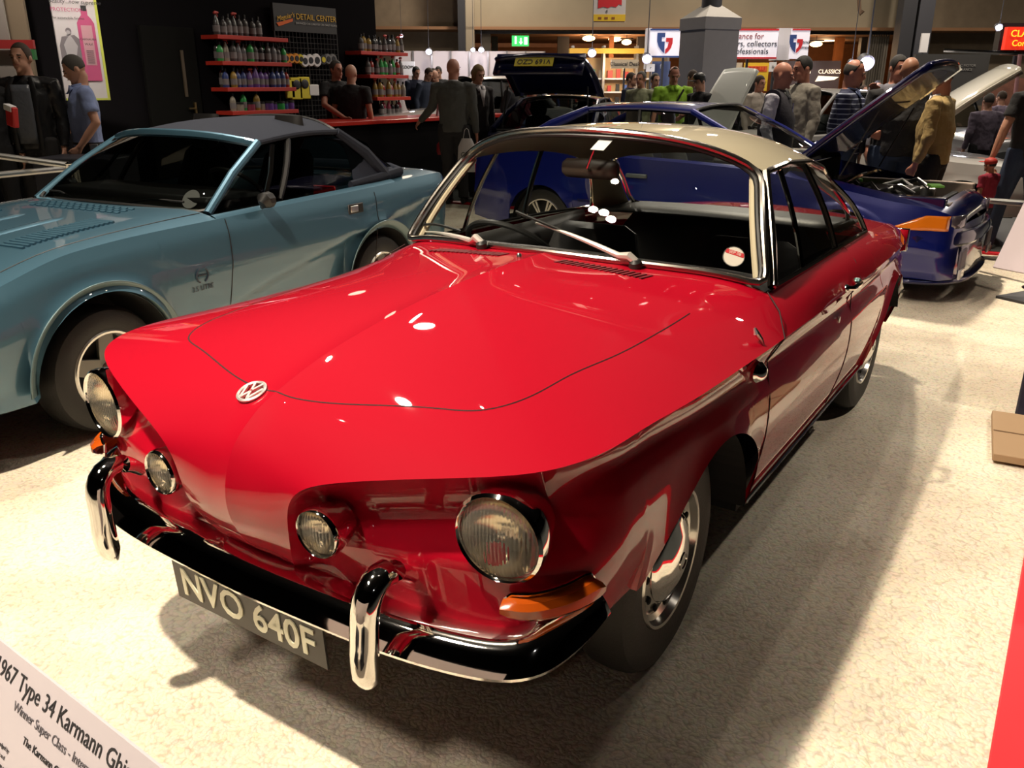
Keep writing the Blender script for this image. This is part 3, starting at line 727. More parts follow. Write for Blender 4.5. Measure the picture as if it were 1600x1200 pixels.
def shell(parent, m, st, arches, cowl, deck, zbot, xbot, side, hood_from=0.0, sweep=None, nm='body', lip=.015, p=3.0, belt_in=.05):
    """st rows: y, x shoulder, z shoulder, z centre.  Builds hood, flanks, deck, end panels."""
    st = np.array(st, float); y0, y1 = st[0, 0], st[-1, 0]
    S = lambda y, c: float(mono(st[:, 0], st[:, c], [y])[0])
    ys = list(np.linspace(y0, y0+.12, 5))+list(np.linspace(y0+.15, y1-.12, 60))+list(np.linspace(y1-.09, y1, 5))
    for yc, zc, ra, rb in arches: ys += [yc-ra-.001, yc+ra+.001]+[yc-ra*math.cos(PI*k/26) for k in range(27)]
    ys = sorted(set(round(y, 5) for y in ys)); sl = np.linspace(0, 1, 22)
    L = []
    for y in ys:
        a = np.array([S(y, 1), S(y, 2)]); zb = np.interp(y, *zbot); xb = np.interp(y, *xbot)
        zz = a[1]+(zb-a[1])*sl; tt = sl
        xx = a[0]+(xb-a[0])*tt+np.interp(tt, side[0], side[1])*np.interp(y, [y0, y0+.25, y1-.25, y1], [.4, 1, 1, .4])
        if sweep is not None and sweep[0][0] < y < sweep[0][-1]:
            zs = np.interp(y, *sweep); xx = xx-.035*np.clip((zs-zz)/.03, 0, 1)*np.clip((y-sweep[0][0])/.2, 0, 1)
        col = np.stack([xx, np.full(22, y), zz], 1)
        for yc, zc, ra, rb in arches:
            if abs(y-yc) <= ra:
                za = max(zb, arch(y, yc, zc, ra, rb)); cut = (a[1]-za)/(a[1]-zb)
                col = np.stack([np.interp(sl*cut, sl, col[:, j]) for j in range(3)], 1)
                col[:, 0] += lip*np.clip((sl-.55)/.45, 0, 1)**2
        L.append(col)
    L = np.stack(L); b = MB(); b.grid(L); b.grid(mirror(L), flip=True)
    sr = np.linspace(hood_from, 1, 16)
    def top(ylist, s0):
        G = []
        for y in ylist:
            x, z, zc = S(y, 1), S(y, 2), S(y, 3); s = s0
            G.append(np.stack([x*s, np.full(len(s), y), zc-(zc-z)*s**p], 1))
        G = np.stack(G); b.grid(G); b.grid(mirror(G), flip=True)
    if hood_from > 0:
        top([y for y in ys if y <= y0+.16], np.linspace(0, 1, 16))
    top([y for y in ys if y <= cowl], sr)
    top([y for y in ys if y >= deck], np.linspace(0, 1, 16))
    G = []
    for y in [y for y in ys if cowl-.03 <= y <= deck+.03]:
        x, z = S(y, 1), S(y, 2); G.append([(x-belt_in*q, y, z+.018*math.sin(q*PI/2)) for q in np.linspace(0, 1, 5)])
    G = np.array(G); b.grid(G); b.grid(mirror(G), flip=True)
    for k in (0, -1):   # end panels
        x, z, zc = st[k, 1], st[k, 2], st[k, 3]; cl = L[k]; rows = []
        for q in np.linspace(0, 1, 22):
            i = int(round(q*21)); X = cl[i, 0]; Z = cl[i, 2]
            rows.append([(X*s, cl[i, 1]+(-1 if k == 0 else 1)*.05*(1-s*s), Z+((zc-z)*(1-abs(s)**p) if q == 0 else 0)) for s in np.linspace(-1, 1, 13)])
        b.grid(rows)
    o = b.obj(nm, m, parent, ang=40, fix=False)
    wl = MB(); mid = (y0+y1)/2
    wl.box((0, mid, np.interp(mid, *zbot)+.03), (1.2, (y1-y0)*.92, .06))
    for sx in (1, -1):
        for yc, zc, ra, rb in arches:
            X = S(yc, 1)
            wl.grid([[(sx*x_, yc-ra*math.cos(PI*k/20), zc+rb*math.sin(PI*k/20)) for k in range(21)] for x_ in (X-.0, .45)])
            wl.box((sx*.47, yc, zc+.1), (.04, ra*2, .5))
    wl.obj('underbody', DARK, parent, smooth=False)
    return S, L

def greenhouse(parent, A0, A1, C1, C0, c0, c1, r1, r0, roofz, gm, pm, rm, pr=.022, B=None, Bm=None, railm=None, roofname='roof', cm_=None):
    """A0,A1 windscreen pillar foot and top; C1,C0 rear pillar top and foot; c0,c1 windscreen centre foot/top; r1,r0 rear window centre top/foot"""
    A0, A1, C1, C0, c0, c1, r1, r0 = [np.array(q, float) for q in (A0, A1, C1, C0, c0, c1, r1, r0)]
    def cur(E_, C_, s): return np.array([E_[0]*s, C_[1]+(E_[1]-C_[1])*s*s, C_[2]+(E_[2]-C_[2])*abs(s)**2.6])
    for nm, E0, E1, k0, k1, sg_ in (('windscreen', A0, A1, c0, c1, -1), ('rear_window', C0, C1, r0, r1, 1)):
        G = []
        for s in np.linspace(-1, 1, 21):
            a = cur(E0, k0, s); b = cur(E1, k1, s); G.append([a+(b-a)*q+np.array([0, sg_*.025*math.sin(PI*q), .012*math.sin(PI*q)]) for q in np.linspace(0, 1, 7)])
        MB().grid(G).obj(nm, gm, parent)
        G = np.array(G); lp_ = list(G[:, 0])+list(G[-1])[1:]+list(G[::-1, -1])[1:]+list(G[0][::-1])[1:-1]
        MB().tube(rounded(lp_, 1), .013, 6, closed=True).obj(nm+'_seal', Bm or BLACK, parent)
    G = []
    for q in np.linspace(0, 1, 22):
        E = A1+(C1-A1)*q+np.array([.015*math.sin(PI*q), 0, roofz[0]*math.sin(PI*q)]); K = c1+(r1-c1)*q+np.array([0, 0, roofz[1]*math.sin(PI*q)])
        G.append([cur(E, K, s) for s in np.linspace(-1, 1, 25)])
    G = np.array(G); MB().grid(G).obj(roofname, rm, parent, fix=False)
    MB().grid(G-np.array([0, 0, .03])).obj('headlining', mat('grey_lining', (.10, .095, .09), .8), parent)
    for sx in (1, -1):
        f = np.array([sx, 1, 1])
        foot = A0+np.array([0, .03, 0]); 
        def sc(k): 
            b = foot+(C0-foot)*k; t = G[int(round(k*21)), -1]+np.array([0, 0, -.02]); return np.array([b+(t-b)*q+np.array([.018*math.sin(PI*q), 0, 0]) for q in np.linspace(0, 1, 6)])
        sg_ = np.array([sc(k) for k in np.linspace(0, 1, 22)])*f
        n = int((B if B is not None else .5)*21)
        MB().grid(sg_[:n+1]).obj('side_window', gm, parent); MB().grid(sg_[n:]).obj('side_window', gm, parent)
        MB().tube(sc(n/21)*f+f*np.array([.002, 0, 0]), (.018 if B else .012), 6).obj('door_window_pillar', Bm or BLACK, parent)
        MB().tube([A0*f, A0*f+(A1-A0)*f*.5+np.array([0, -.01, .015]), A1*f], pr, 10).obj('windscreen_pillar', pm, parent)
        MB().tube(np.array([g[-1] for g in G])*f, pr*.7, 8).obj('roof_rail', railm or pm, parent)
        cm = (C0+C1)/2+np.array([0.01, .02, .02])
        MB().tube([C1*f, cm*f, C0*f], [pr*1.2, pr*1.8, pr*2.4], 10).obj('rear_pillar', cm_ or pm, parent)
    return G
def interior(parent, w, y0, y1, zb, m, hr=True):
    for x in (-.35, .35):
        s = MB(); y = y0+(y1-y0)*.42; z = zb
        s.tube([(x, y-.25, z), (x, y, z+.04), (x, y+.22, z)], [(.06, .22), (.09, .24), (.08, .23)], 12, upv=(0, 0, 1))
        s.tube([(x, y+.2, z), (x, y+.30, z+.3), (x, y+.38, z+.55), (x, y+.40, z+.6)], [(.07, .22), (.07, .24), (.05, .2), (.02, .15)], 12, upv=(0, 1, 0))
        if hr: s.tube([(x, y+.37, z+.58), (x, y+.40, z+.68), (x, y+.41, z+.80)], [(.03, .09), (.05, .13), (.03, .11)], 12, upv=(0, 1, 0))
        s.obj('front_seat', m, parent)
    MB().box((0, y0+.22, zb+.36), (w*1.86, .42, .12)).obj('dashboard', VINYL, parent, bevel=.03)
    MB().box((0, (y0+y1)/2, zb-.18), (w*1.8, (y1-y0)*1.1, .06)).obj('cabin_floor', DARK, parent)
    c_ = Vector((.36, y0+.52, zb+.40)); A = Vector((0, .6, .6)).normalized(); bx = Vector((1, 0, 0)); by = A.cross(bx)
    MB().tube([c_+bx*.18*math.cos(t)+by*.18*math.sin(t) for t in np.linspace(0, 2*PI, 25)[:-1]], .013, 6, closed=True).obj('steering_wheel', BLACK, parent)

# ================================================================ light blue wedge convertible
BLUE = mat('ice_blue_metallic', (.070, .165, .235), .42, .5, coat=1.0)
SOFT = mat('navy_canvas_hood', (.013, .018, .034), .9, bump=.3, bscale=400)
LGREY = mat('ice_blue_lower', (.12, .19, .205), .4, .3, coat=.6)
tr7 = thing('convertible', 'light metallic blue wedge convertible with dark canvas hood raised', 'car', (-2.924, -1.142, 0), math.atan2(.115, .993))
TS, TL = shell(tr7, BLUE,
    [(-.92, .66, .50, .50), (-.86, .70, .58, .60), (-.6, .725, .685, .71), (-.38, .735, .765, .79), (-.05, .745, .845, .865), (.34, .755, .870, .90), (.8, .765, .880, .925), (2.15, .765, .905, .93), (3.0, .74, .925, .95), (3.15, .70, .86, .87)],
    [(0, .29, .375, .375), (2.16, .29, .375, .36)], .80, 2.40, ([-.92, -.5, .5, 1.7, 3.15], [.30, .26, .24, .24, .36]), ([-.92, -.6, 0, 3, 3.15], [.66, .79, .805, .79, .66]),
    ([0, .12, .35, .6, .85, 1], [0, .030, .050, .030, .005, 0]), sweep=([.42, 1.08, 1.53, 2.13, 2.9], [.32, .50, .58, .69, .80]), lip=.035, p=6.0, belt_in=.04)
for sx in (1, -1):
    for yc in (0, 2.16):
        rb_ = .375 if yc == 0 else .36
        g = [[(sx*(.845-.035*q), yc-(.375+.045-.05*q)*math.cos(t), .29+(rb_+.045-.05*q)*math.sin(t)) for q in (0, .12, .5, 1)] for t in np.linspace(.02, PI-.02, 36)]
        MB().grid(g).obj('wheel_arch_lip', LGREY, tr7, thick=.006)
        MB().grid([[(sx*x_, yc-.372*math.cos(t), .29+(rb_-.004)*math.sin(t)) for t in np.linspace(.0, PI, 24)] for x_ in (.82, .5)]).obj('wheel_well', DARK, tr7)
        alloy(tr7, (sx*.715, yc, .295), sx, R_=.295, rim=.187, wd=.185, spokes=5, sw=.075, m=mat('pewter_wheel', (.16, .155, .14), .35, .8), lipm=mat('silver_lip', (.75, .73, .68), .25, .7))
greenhouse(tr7, (.68, .80, .895), (.565, 1.34, 1.222), (.575, 2.05, 1.25), (.66, 2.42, .94), (0, .70, .925), (0, 1.22, 1.275), (0, 2.16, 1.335), (0, 2.62, .95), (.02, .025), DGLASS, BLUE, SOFT, pr=.024, B=.35, roofname='canvas_hood', railm=SOFT, cm_=SOFT)
for sx in (1, -1):
    # canvas rear quarters with their clear vinyl window, quarterlight bar, mirror, door shut-lines
    a = np.array([(.578, 1.92, 1.210), (.60, 2.10, 1.14), (.66, 2.08, 1.0), (.705, 2.05, .918)]); b = np.array([(.565, 2.13, 1.205), (.575, 2.33, 1.16), (.63, 2.50, 1.02), (.66, 2.66, .95)])
    a = spl(a, 12); b = spl(b, 12)
    G = np.stack([a*(1-k)+b*k+np.array([.02*math.sin(PI*k), 0, 0]) for k in np.linspace(0, 1, 6)])*np.array([sx, 1, 1])
    MB().grid(G).obj('canvas_quarter', SOFT, tr7, thick=.012)
    MB().tube([(sx*.70, 2.0, .925), (sx*.70, 2.3, .945), (sx*.67, 2.6, .962), (sx*.5, 2.74, .968), (0, 2.79, .972)], [(.03, .02), (.032, .024), (.035, .03), (.035, .03), (.035, .03)], 10, upv=(0, 0, 1)).obj('canvas_hem', SOFT, tr7)
    MB().add([(sx*.62, 2.30, 1.165), (sx*.60, 2.22, 1.20), (sx*.655, 2.52, 1.00), (sx*.675, 2.40, 1.0)], [(0, 1, 2, 3)]).obj('vinyl_quarter_window', DGLASS, tr7, thick=.004)
    MB().tube([(sx*.735, 1.15, .885), (sx*.66, 1.32, 1.06), (sx*.592, 1.43, 1.205)], (.016), 8, flat=.7).obj('quarterlight_bar', CHROME, tr7)
    mr = MB(); mr.tube([(sx*.76, 1.12, .90), (sx*.80, 1.11, .915)], .012, 8); mr.tube([(sx*.80, 1.08, .92), (sx*.80, 1.10, .94), (sx*.80, 1.14, .94)], [(.03, .02), (.045, .05), (.045, .05)], 10)
    mr.obj('door_mirror', BLACK, tr7)
    def sp7(y, z):
        k = int(np.argmin(abs(TL[:, 0, 1]-y))); c_ = TL[k]; return np.array([sx*(np.interp(-z, -c_[:, 2], c_[:, 0])+.0008), y, z])
    for yt, yb in ((.83, .74), (2.14, 2.02)):
        MB().tube([sp7(yt+(yb-yt)*k, .875-.59*k) for k in np.linspace(0, 1, 18)], .0028, 5).obj('door_gap', BLACK, tr7)
    h = sp7(1.90, .80); MB().box(h+np.array([sx*.002, 0, 0]), (.012, .15, .062)).obj('door_handle_recess', BLACK, tr7, bevel=.006)
    MB().box(h+np.array([sx*.008, -.02, 0]), (.008, .075, .040)).obj('door_handle', BRUSHED, tr7, bevel=.004)
    # laurel badge decal and model script on the wing
    c_ = sp7(.58, .63); X = np.array([0, sx, 0]); Mx = frame(c_+np.array([sx*.003, 0, 0]), X, (sx*.05, 0, 1))
    dk_ = mat('navy_decal', (.02, .03, .05), .5)
    mb = MB()
    for t0_, t1_ in ((-.35*PI, .35*PI), (.65*PI, 1.35*PI)):
        mb.tube([(.038*math.cos(t), .038*math.sin(t), 0) for t in np.linspace(t0_, t1_, 12)], (.005, ), 5) if False else mb.tube([(.038*math.cos(t), .038*math.sin(t), 0) for t in np.linspace(t0_, t1_, 12)], .004, 5)
    mb.box((0, 0, 0), (.05, .008, .002)); o = mb.obj('laurel_decal', dk_, tr7); o.data.transform(Mx)
    c_ = sp7(.58, .565); Mx = frame(c_+np.array([sx*.003, 0, 0]), X, (sx*.05, 0, 1)); text('3.5 LITRE', .036, dk_, 'wing_lettering', tr7, M=Mx, depth=.0005)
# louvres and bulges of the bonnet
def hood7(x, y): 
    xs, z, zc = TS(y, 1), TS(y, 2), TS(y, 3); return zc-(zc-z)*(abs(x)/xs)**6
for sx in (1, -1):
    lv = MB()
    for k in range(18):
        y = -.12+.028*k*1.0; x = .43
        lv.box((sx*x, y, hood7(x, y)+.004), (.17, .013, .010), rx=.35)
    lv.obj('bonnet_louvre', BLUE, tr7, smooth=False)
    MB().tube([(sx*.15, y, hood7(.15, y)-.012+.0*k) for k, y in enumerate(np.linspace(-.7, .42, 10))], [(.020, .05)]*9+[(.004, .02)], 10, upv=(0, 0, 1)).obj('bonnet_bulge', BLUE, tr7)
    MB().tube([(sx*(TS(y, 1)-.10), y, hood7(TS(y, 1)-.10, y)+.0005) for y in np.linspace(-.85, .76, 24)], .003, 5).obj('panel_gap', BLACK, tr7)
lv = MB()
for r_ in range(3):
    for k in range(14):
        x = -.33+.66*k/13; y = .53+.045*r_; lv.box((x, y, hood7(x, y)+.003), (.034, .018, .008), rx=.4)
lv.obj('cowl_vent', BLUE, tr7, smooth=False)
for x0, x1 in ((-.30, -.55), (.12, .52)):
    MB().tube([(x0, .76, .925), (x0+(x1-x0)*.5, .775, .955), (x1, .80, .95)], .006, 6).obj('wiper', BLACK, tr7)
MB().tube([(.565*q, 1.22+.12*q*q-.02, 1.275-.053*abs(q)**2.6-.004) for q in np.linspace(-1, 1, 21)], [(.022, .016)]*21, 8, upv=(0, 0, 1)).obj('windscreen_header', BLUE, tr7)
interior(tr7, .68, .85, 2.3, .55, VINYL)
MB().grid([[(x, .82+.32*q, .905+.02*q) for q in (0, .5, 1)] for x in np.linspace(-.60, .60, 5)]).obj('dashboard_top', mat('grey_dash', (.62, .59, .50), .7), tr7)
tk = MB().lathe([(0, 0), (.055, 0), (.055, .002), (0, .002)], n=24).obj('windscreen_disc', WHITE, tr7); tk.data.transform(frame((.50, .87, .955), (1, .1, 0), (0, .55, .8)))
MB().box((0, -.93, .36), (1.3, .12, .16)).obj('front_bumper', BLACK, tr7, bevel=.03)
for sx in (1, -1):
    MB().box((sx*.79, -.60, .53), (.02, .10, .09)).obj('side_marker', BLACK, tr7, bevel=.01)
    MB().box((sx*.5, 3.17, .70), (.3, .02, .10)).obj('tail_lamp', REDLENS, tr7, bevel=.01)

# ================================================================ royal blue coupe, bonnet up
ROYAL = mat('royal_blue_metallic', (.004, .010, .15), .30, .25, coat=1.0)
NAVY = mat('navy_paint', (.003, .005, .06), .3, .2, coat=1.0)
GREYL = mat('grey_leather', (.13, .14, .13), .5)
bmw = thing('coupe', 'royal blue modern coupe behind the red car with its bonnet raised', 'car', (0.0, 4.42, 0), PI/2-math.radians(2.2))
BS, BL = shell(bmw, ROYAL,
    [(-.80, .52, .58, .60), (-.77, .66, .64, .68), (-.66, .74, .69, .74), (-.3, .775, .745, .80), (.2, .79, .83, .89), (.7, .79, .90, .96), (2.0, .80, .945, .99), (2.9, .77, .965, 1.0), (3.45, .72, .95, .98), (3.58, .66, .88, .90)],
    [(0, .31, .355, .35), (2.70, .31, .355, .35)], .52, 3.0, ([-.8, -.4, .4, 2.2, 3.0, 3.58], [.19, .20, .22, .22, .24, .30]), ([-.8, -.72, -.4, 3.2, 3.58], [.62, .74, .81, .81, .70]),
    ([0, .1, .3, .5, .53, .57, .60, .9, 1], [0, .012, .030, .034, .050, .050, .036, .02, 0]), hood_from=.80, lip=.022, p=3.5, belt_in=.05)
bmw.scale = (1, 1, 1)
greenhouse(bmw, (.70, .62, .955), (.575, 1.36, 1.325), (.555, 2.38, 1.325), (.69, 3.02, 1.0), (0, .50, .97), (0, 1.28, 1.375), (0, 2.42, 1.365), (0, 3.08, 1.01), (.02, .02), GLASS, ROYAL, ROYAL, pr=.026, B=.48)
interior(bmw, .70, .7, 2.9, .55, GREYL)
MB().box((0, 2.35, .60), (1.2, .5, .30)).obj('rear_seat', GREYL, bmw, bevel=.08)
for sx in (1, -1):
    for yc in (0, 2.70): alloy(bmw, (sx*.70, yc, .315), sx, R_=.315, rim=.215, wd=.20, spokes=7, sw=.022, dbl=True)
    mr = MB(); mr.tube([(sx*.78, .72, .96), (sx*.86, .71, .97)], .018, 8); mr.tube([(sx*.86, .66, .985), (sx*.88, .69, .985), (sx*.885, .74, .985)], [(.03, .04), (.06, .085), (.062, .09)], 12, upv=(0, 0, 1)); mr.obj('door_mirror', NAVY, bmw)
    def spb(y, z):
        k = int(np.argmin(abs(BL[:, 0, 1]-y))); c_ = BL[k]; return np.array([sx*(np.interp(-z, -c_[:, 2], c_[:, 0])+.0008), y, z])
    for yt, yb in ((.62, .50), (1.98, 1.95)): MB().tube([spb(yt+(yb-yt)*k, .93-.62*k) for k in np.linspace(0, 1, 14)], .003, 5).obj('door_gap', BLACK, bmw)
    MB().box(spb(1.72, .80)+np.array([sx*.008, 0, 0]), (.03, .20, .035)).obj('door_handle', mat('grey_plastic', (.08, .10, .11), .5), bmw, bevel=.01)
    MB().tube([spb(y, .56)+np.array([sx*.006, 0, 0]) for y in np.linspace(.42, 2.28, 12)], .018, 6, flat=.5).obj('side_moulding', NAVY, bmw)
    MB().grid([[(sx*(.54+.30*0+q*.245), -.815+.09*q*q*1.8+.012*0-.0+.0, z) for z in (.565, .60, .655)] for q in np.linspace(0, .65, 6)]).obj('headlamp', mat('smoked_lamp', (.12, .10, .12), .1, .3, coat=1.), bmw, thick=.03)
    il = [[spb(y, .552+(.105-.10*max(0, (y+.58)/.22))*q)+np.array([sx*.006, 0, 0]) for q in np.linspace(0, 1, 5)] for y in np.linspace(-.76, -.37, 10)]
    MB().grid(il).obj('indicator_lens', mat('bright_amber_lens', (.80, .20, .01), .15, coat=1.), bmw, thick=.012)
    MB().box((sx*.62, -.845, .35), (.22, .02, .14)).obj('bumper_vent', mat('grey_mesh', (.12, .10, .12), .6), bmw, bevel=.02)
    MB().box((sx*.655, -.855, .25), (.16, .02, .075)).obj('fog_lamp', mat('frosted_lamp', (.55, .52, .50), .2, coat=1.), bmw, bevel=.015)
    MB().box((sx*.5, 3.60, .72), (.3, .03, .14)).obj('tail_lamp', REDLENS, bmw, bevel=.01)
# bumper, splitter
fb = []
for s in np.linspace(-1, 1, 25):
    x = .80*math.sin(s*PI/2*.98)/math.sin(PI/2*.98); y = -.88+.42*(1-math.cos(s*PI/2))**1.6
    fb.append([(x*.97, y+.05, .545), (x, y+.005, .535), (x*1.01, y-.012, .50), (x*1.01, y-.01, .455), (x*.99, y+.01, .43), (x*.99, y+.015, .20), (x*.98, y+.02, .19)])
MB().grid(fb).obj('front_bumper', NAVY, bmw, thick=.01)
MB().grid([[(p[5][0]*1.02, p[5][1]-.03, .185), (p[5][0]*.8, p[5][1]+.1, .185)] for p in fb]).obj('splitter', NAVY, bmw, thick=.025)
# raised bonnet
bn = []
hy, hz, ang_ = .48, .955, math.radians(40)
for q in np.linspace(0, 1, 14):
    l = 1.18*q; w = .66+.02*math.sin(PI*q)-.05*q**3
    row = []
    for s in np.linspace(-1, 1, 15):
        lift = .045*(1-s*s)-.03*q*q; row.append((w*s, hy-l*math.cos(ang_)+lift*math.sin(ang_)*-1, hz+l*math.sin(ang_)+lift*math.cos(ang_)))
    bn.append(row)
bnm = MB().grid(bn).obj('bonnet', NAVY, bmw, thick=.045)
fr_ = [bn[0][k] for k in range(15)]+[r[-1] for r in bn[1:]]+[bn[-1][k] for k in range(13, -1, -1)]+[r[0] for r in bn[-2:0:-1]]
MB().tube(rounded(fr_, 1)-np.array([0, 0, .02]), .02, 8, closed=True).obj('bonnet_edge', NAVY, bnm)
for sx in (1, -1): MB().tube([(sx*.62, .10, .86), (sx*.60, -.12, 1.36)], .006, 8).obj('bonnet_strut', BLACK, bmw)
# engine bay
PINK = mat('primer_panel', (.42, .33, .27), .5)
MB().box((0, -.12, .42), (1.30, 1.2, .06)).obj('engine_bay_floor', DARK, bmw)
for sx in (1, -1): MB().box((sx*.60, -.1, .62), (.10, 1.15, .30)).obj('inner_wing', PINK if sx > 0 else NAVY, bmw, bevel=.01)
MB().box((0, .46, .75), (1.3, .04, .36)).obj('bulkhead', DARK, bmw)
MB().box((0, -.66, .70), (1.15, .07, .05)).obj('slam_panel', PINK, bmw, bevel=.01)
MB().box((0, -.56, .60), (.95, .05, .22)).obj('radiator', mat('radiator_black', (.03, .03, .03), .5), bmw, bevel=.01)
MB().box((0, .0, .68), (.30, .72, .18)).obj('engine_cover', mat('engine_grey', (.12, .12, .12), .4, .6), bmw, bevel=.03)
MB().tube([(.56, .05, .82), (.25, .03, .86), (-.25, .03, .86), (-.56, .05, .82)], .016, 8).obj('strut_brace', CHROME, bmw)
for k, (x, y, z, r) in enumerate([(.38, -.35, .70, .075), (-.38, -.3, .70, .08), (.36, .22, .74, .06), (-.36, .25, .72, .07)]):
    MB().lathe([(r, -.1), (r, .03), (r*.6, .045), (0, .05)], (x, y, z), n=20).obj('reservoir', [BRUSHED, mat('white_plastic', (.7, .7, .66), .4), mat('green_cap', (.12, .42, .05), .4), DARK][k], bmw)
random.seed(4)
for k in range(7):
    x = random.uniform(-.4, .4); y = random.uniform(-.45, .3)
    MB().tube([(x, y, .74), (x+random.uniform(-.15, .15), y+.1, .80), (x+random.uniform(-.3, .3), y+.25, .74)], .018, 8).obj('engine_hose', BLACK if k % 2 else BRUSHED, bmw)
MB().box((.20, -.45, .77), (.16, .10, .02), rz=.4).obj('green_label', mat('lime_label', (.30, .75, .12), .5), bmw, bevel=.004)

# ================================================================ hall walls and far halls
CONC = mat('ribbed_wall_panel', (.30, .25, .17), .85, noise=.12, nscale=1.5)
BLOCK = mat('block_wall', (.27, .21, .14), .9, noise=.25, nscale=3)
DKWALL = mat('black_stand_cloth', (.0035, .003, .004), .95, spec=.1)
PANELW = mat('white_partition', (.62, .54, .52), .7)
STEEL = mat('dark_steel', (.035, .035, .04), .5)
ORANGE = mat('foyer_timber', (.30, .11, .035), .6, noise=.3, nscale=4)
def hframe(u, v, D):      # location + yaw so that local +x runs to the right as seen, local -y faces the camera
    return at(u, v, D)
def fx(u0, u1, D, v=129): return (at(u1, v, D)-at(u0, v, D)).length
def panel(name, u0, u1, z0, z1, D, m, th=.1, D2=None, **k):
    a = at(u0, 129, D); b = at(u1, 129, D2 or D); d = b-a; a.z = b.z = 0; n = Vector((-d.y, d.x, 0)).normalized()
    if n.dot(Vector(HD)) < 0: n = -n
    c = (a+b)/2; L = Vector((d.x, d.y, 0)).length
    return MB().box((c.x+n.x*th/2, c.y+n.y*th/2, (z0+z1)/2), (L, th, z1-z0), rz=math.atan2(d.y, d.x)).obj(name, m, smooth=False, **k)
def zof(v, D, u=800): return at(u, v, D).z
struct(panel('wall_back', -700, 735, 0, 9, 34, BLOCK))
struct(panel('wall_right', 1395, 2300, 0, 9, 34, BLOCK))
struct(panel('wall_back_upper', 735, 1395, zof(50, 33), 9, 33, CONC, 1.0))
struct(panel('wall_foyer', 600, 1500, 0, 5, 44, ORANGE))
struct(MB().box((at(1070, 129, 38).x, at(1070, 129, 38).y, zof(50, 33)+.1), (30, 11, .1), rz=(-YAW)).obj('ceiling_foyer', mat('foyer_ceiling', (.30, .15, .07), .7), smooth=False))
struct(MB().box((-8, 14, 9.2), (90, 80, .1)).obj('ceiling', mat('roof_dark', (.02, .02, .022), .9), smooth=False))
struct(MB().box((3, -14, 4.6), (60, .2, 9.2)).obj('wall_front', DKWALL, smooth=False))
struct(MB().box((18, 10, 4.6), (.2, 60, 9.2)).obj('wall_side', DKWALL, smooth=False))
struct(panel('trim_1', 735, 1395, zof(53, 33), zof(49, 33), 32.9, STEEL, .1))
def column(nm, u0, u1, D, z0, z1, m, lab, dep=.5, g=None):
    return tag(panel(nm, u0, u1, z0, z1, D, m, dep), lab, 'column', g)
column('steel_column', 717, 728, 32, 0, 9, STEEL, 'tall dark steel column on the back wall, just left of the wide pale lintel')
column('wall_pier', 728, 742, 32.5, 0, 9, mat('pier', (.34, .28, .2), .9), 'pale pier rising beside the dark steel column')
column('steel_column', 1395, 1416, 31, 0, 9, STEEL, 'wide dark steel column at the right end of the pale lintel')
column('steel_column', 1420, 1443, 31, 0, 9, mat('blue_steel', (.06, .06, .07), .5), 'dark column standing right of the wide steel column above the raised bonnet')
for u0, u1, lab in ((752, 767, 'pale ribbed shutter post under the left end of the lintel'), (1350, 1380, 'pale ribbed shutter under the right end of the lintel')):
    p = panel('ribbed_shutter', u0, u1, 0, zof(50, 33)-.12, 33.2, mat('shutter_pale', (.38, .32, .25), .7), .15); tag(p, lab, 'shutter')
    a = at(u0, 129, 33.17); b = at(u1, 129, 33.17)
    n = 8
    for k in range(n):
        q = a+(b-a)*((k+.5)/n); MB().box((q.x, q.y, 1.8), (.05, .06, 3.4), rz=math.atan2((b-a).y, (b-a).x)).obj('rib', mat('shutter_rib', (.22, .19, .15), .7), p)
for u0, u1, m_, lab in ((768, 778, STEEL, 'dark doorway jamb in the foyer left of the exit sign'), (870, 888, STEEL, 'dark pillar in the foyer right of the exit sign'), (950, 957, ORANGE, 'orange timber post in the foyer'), (993, 1004, STEEL, 'dark post in the foyer left of the shield sign'), (1300, 1312, ORANGE, 'orange timber post in the right half of the foyer'), (1338, 1350, STEEL, 'dark post in the foyer beside the ribbed shutter')):
    column('foyer_post', u0, u1, 37, 0, 3.3, m_, lab, .3)
LW = emis('lamp_warm', (1.0, .62, .30), 14); LCOOL = emis('lamp_cool', (.86, .80, 1.0), 40)
def ptlight(nm, p, e, col, r=.06):
    d = bpy.data.lights.new(nm, 'POINT'); d.energy = e; d.color = col; d.shadow_soft_size = r; o = bpy.data.objects.new(nm, d); COL.objects.link(o); o.location = p; return o
for k, (u, v, w_, D, lab) in enumerate([(920, 60, .55, 36, 'round recessed foyer light beside the brown beam, left of three'), (961, 61, .6, 38, 'thin bright foyer light above the white trade stand'), (979, 66, .42, 36, 'small round foyer light nearest the dark post'), (1275, 69, .5, 36, 'round foyer light right of the shield sign'), (1290, 61, 1.6, 40, 'long tube light in the foyer right of the shield sign')]):
    p = at(u, v, D); t = thing('foyer_light', lab, 'light', p)
    MB().ell((0, 0, 0), (w_*.5, w_*.3, .10), 14, 8).obj('diffuser', LW, t); MB().box((0, 0, .13), (w_*1.1, w_*.6, .05)).obj('fitting', STEEL, t)
    MB().tube([(0, 0, .15), (0, 0, max(.2, zof(50, 33)+.06-p.z))], .01, 6).obj('stem', STEEL, t); ptlight('foyer_glow', p-Vector((0, 0, .4)), 110, (1, .6, .3), .2)
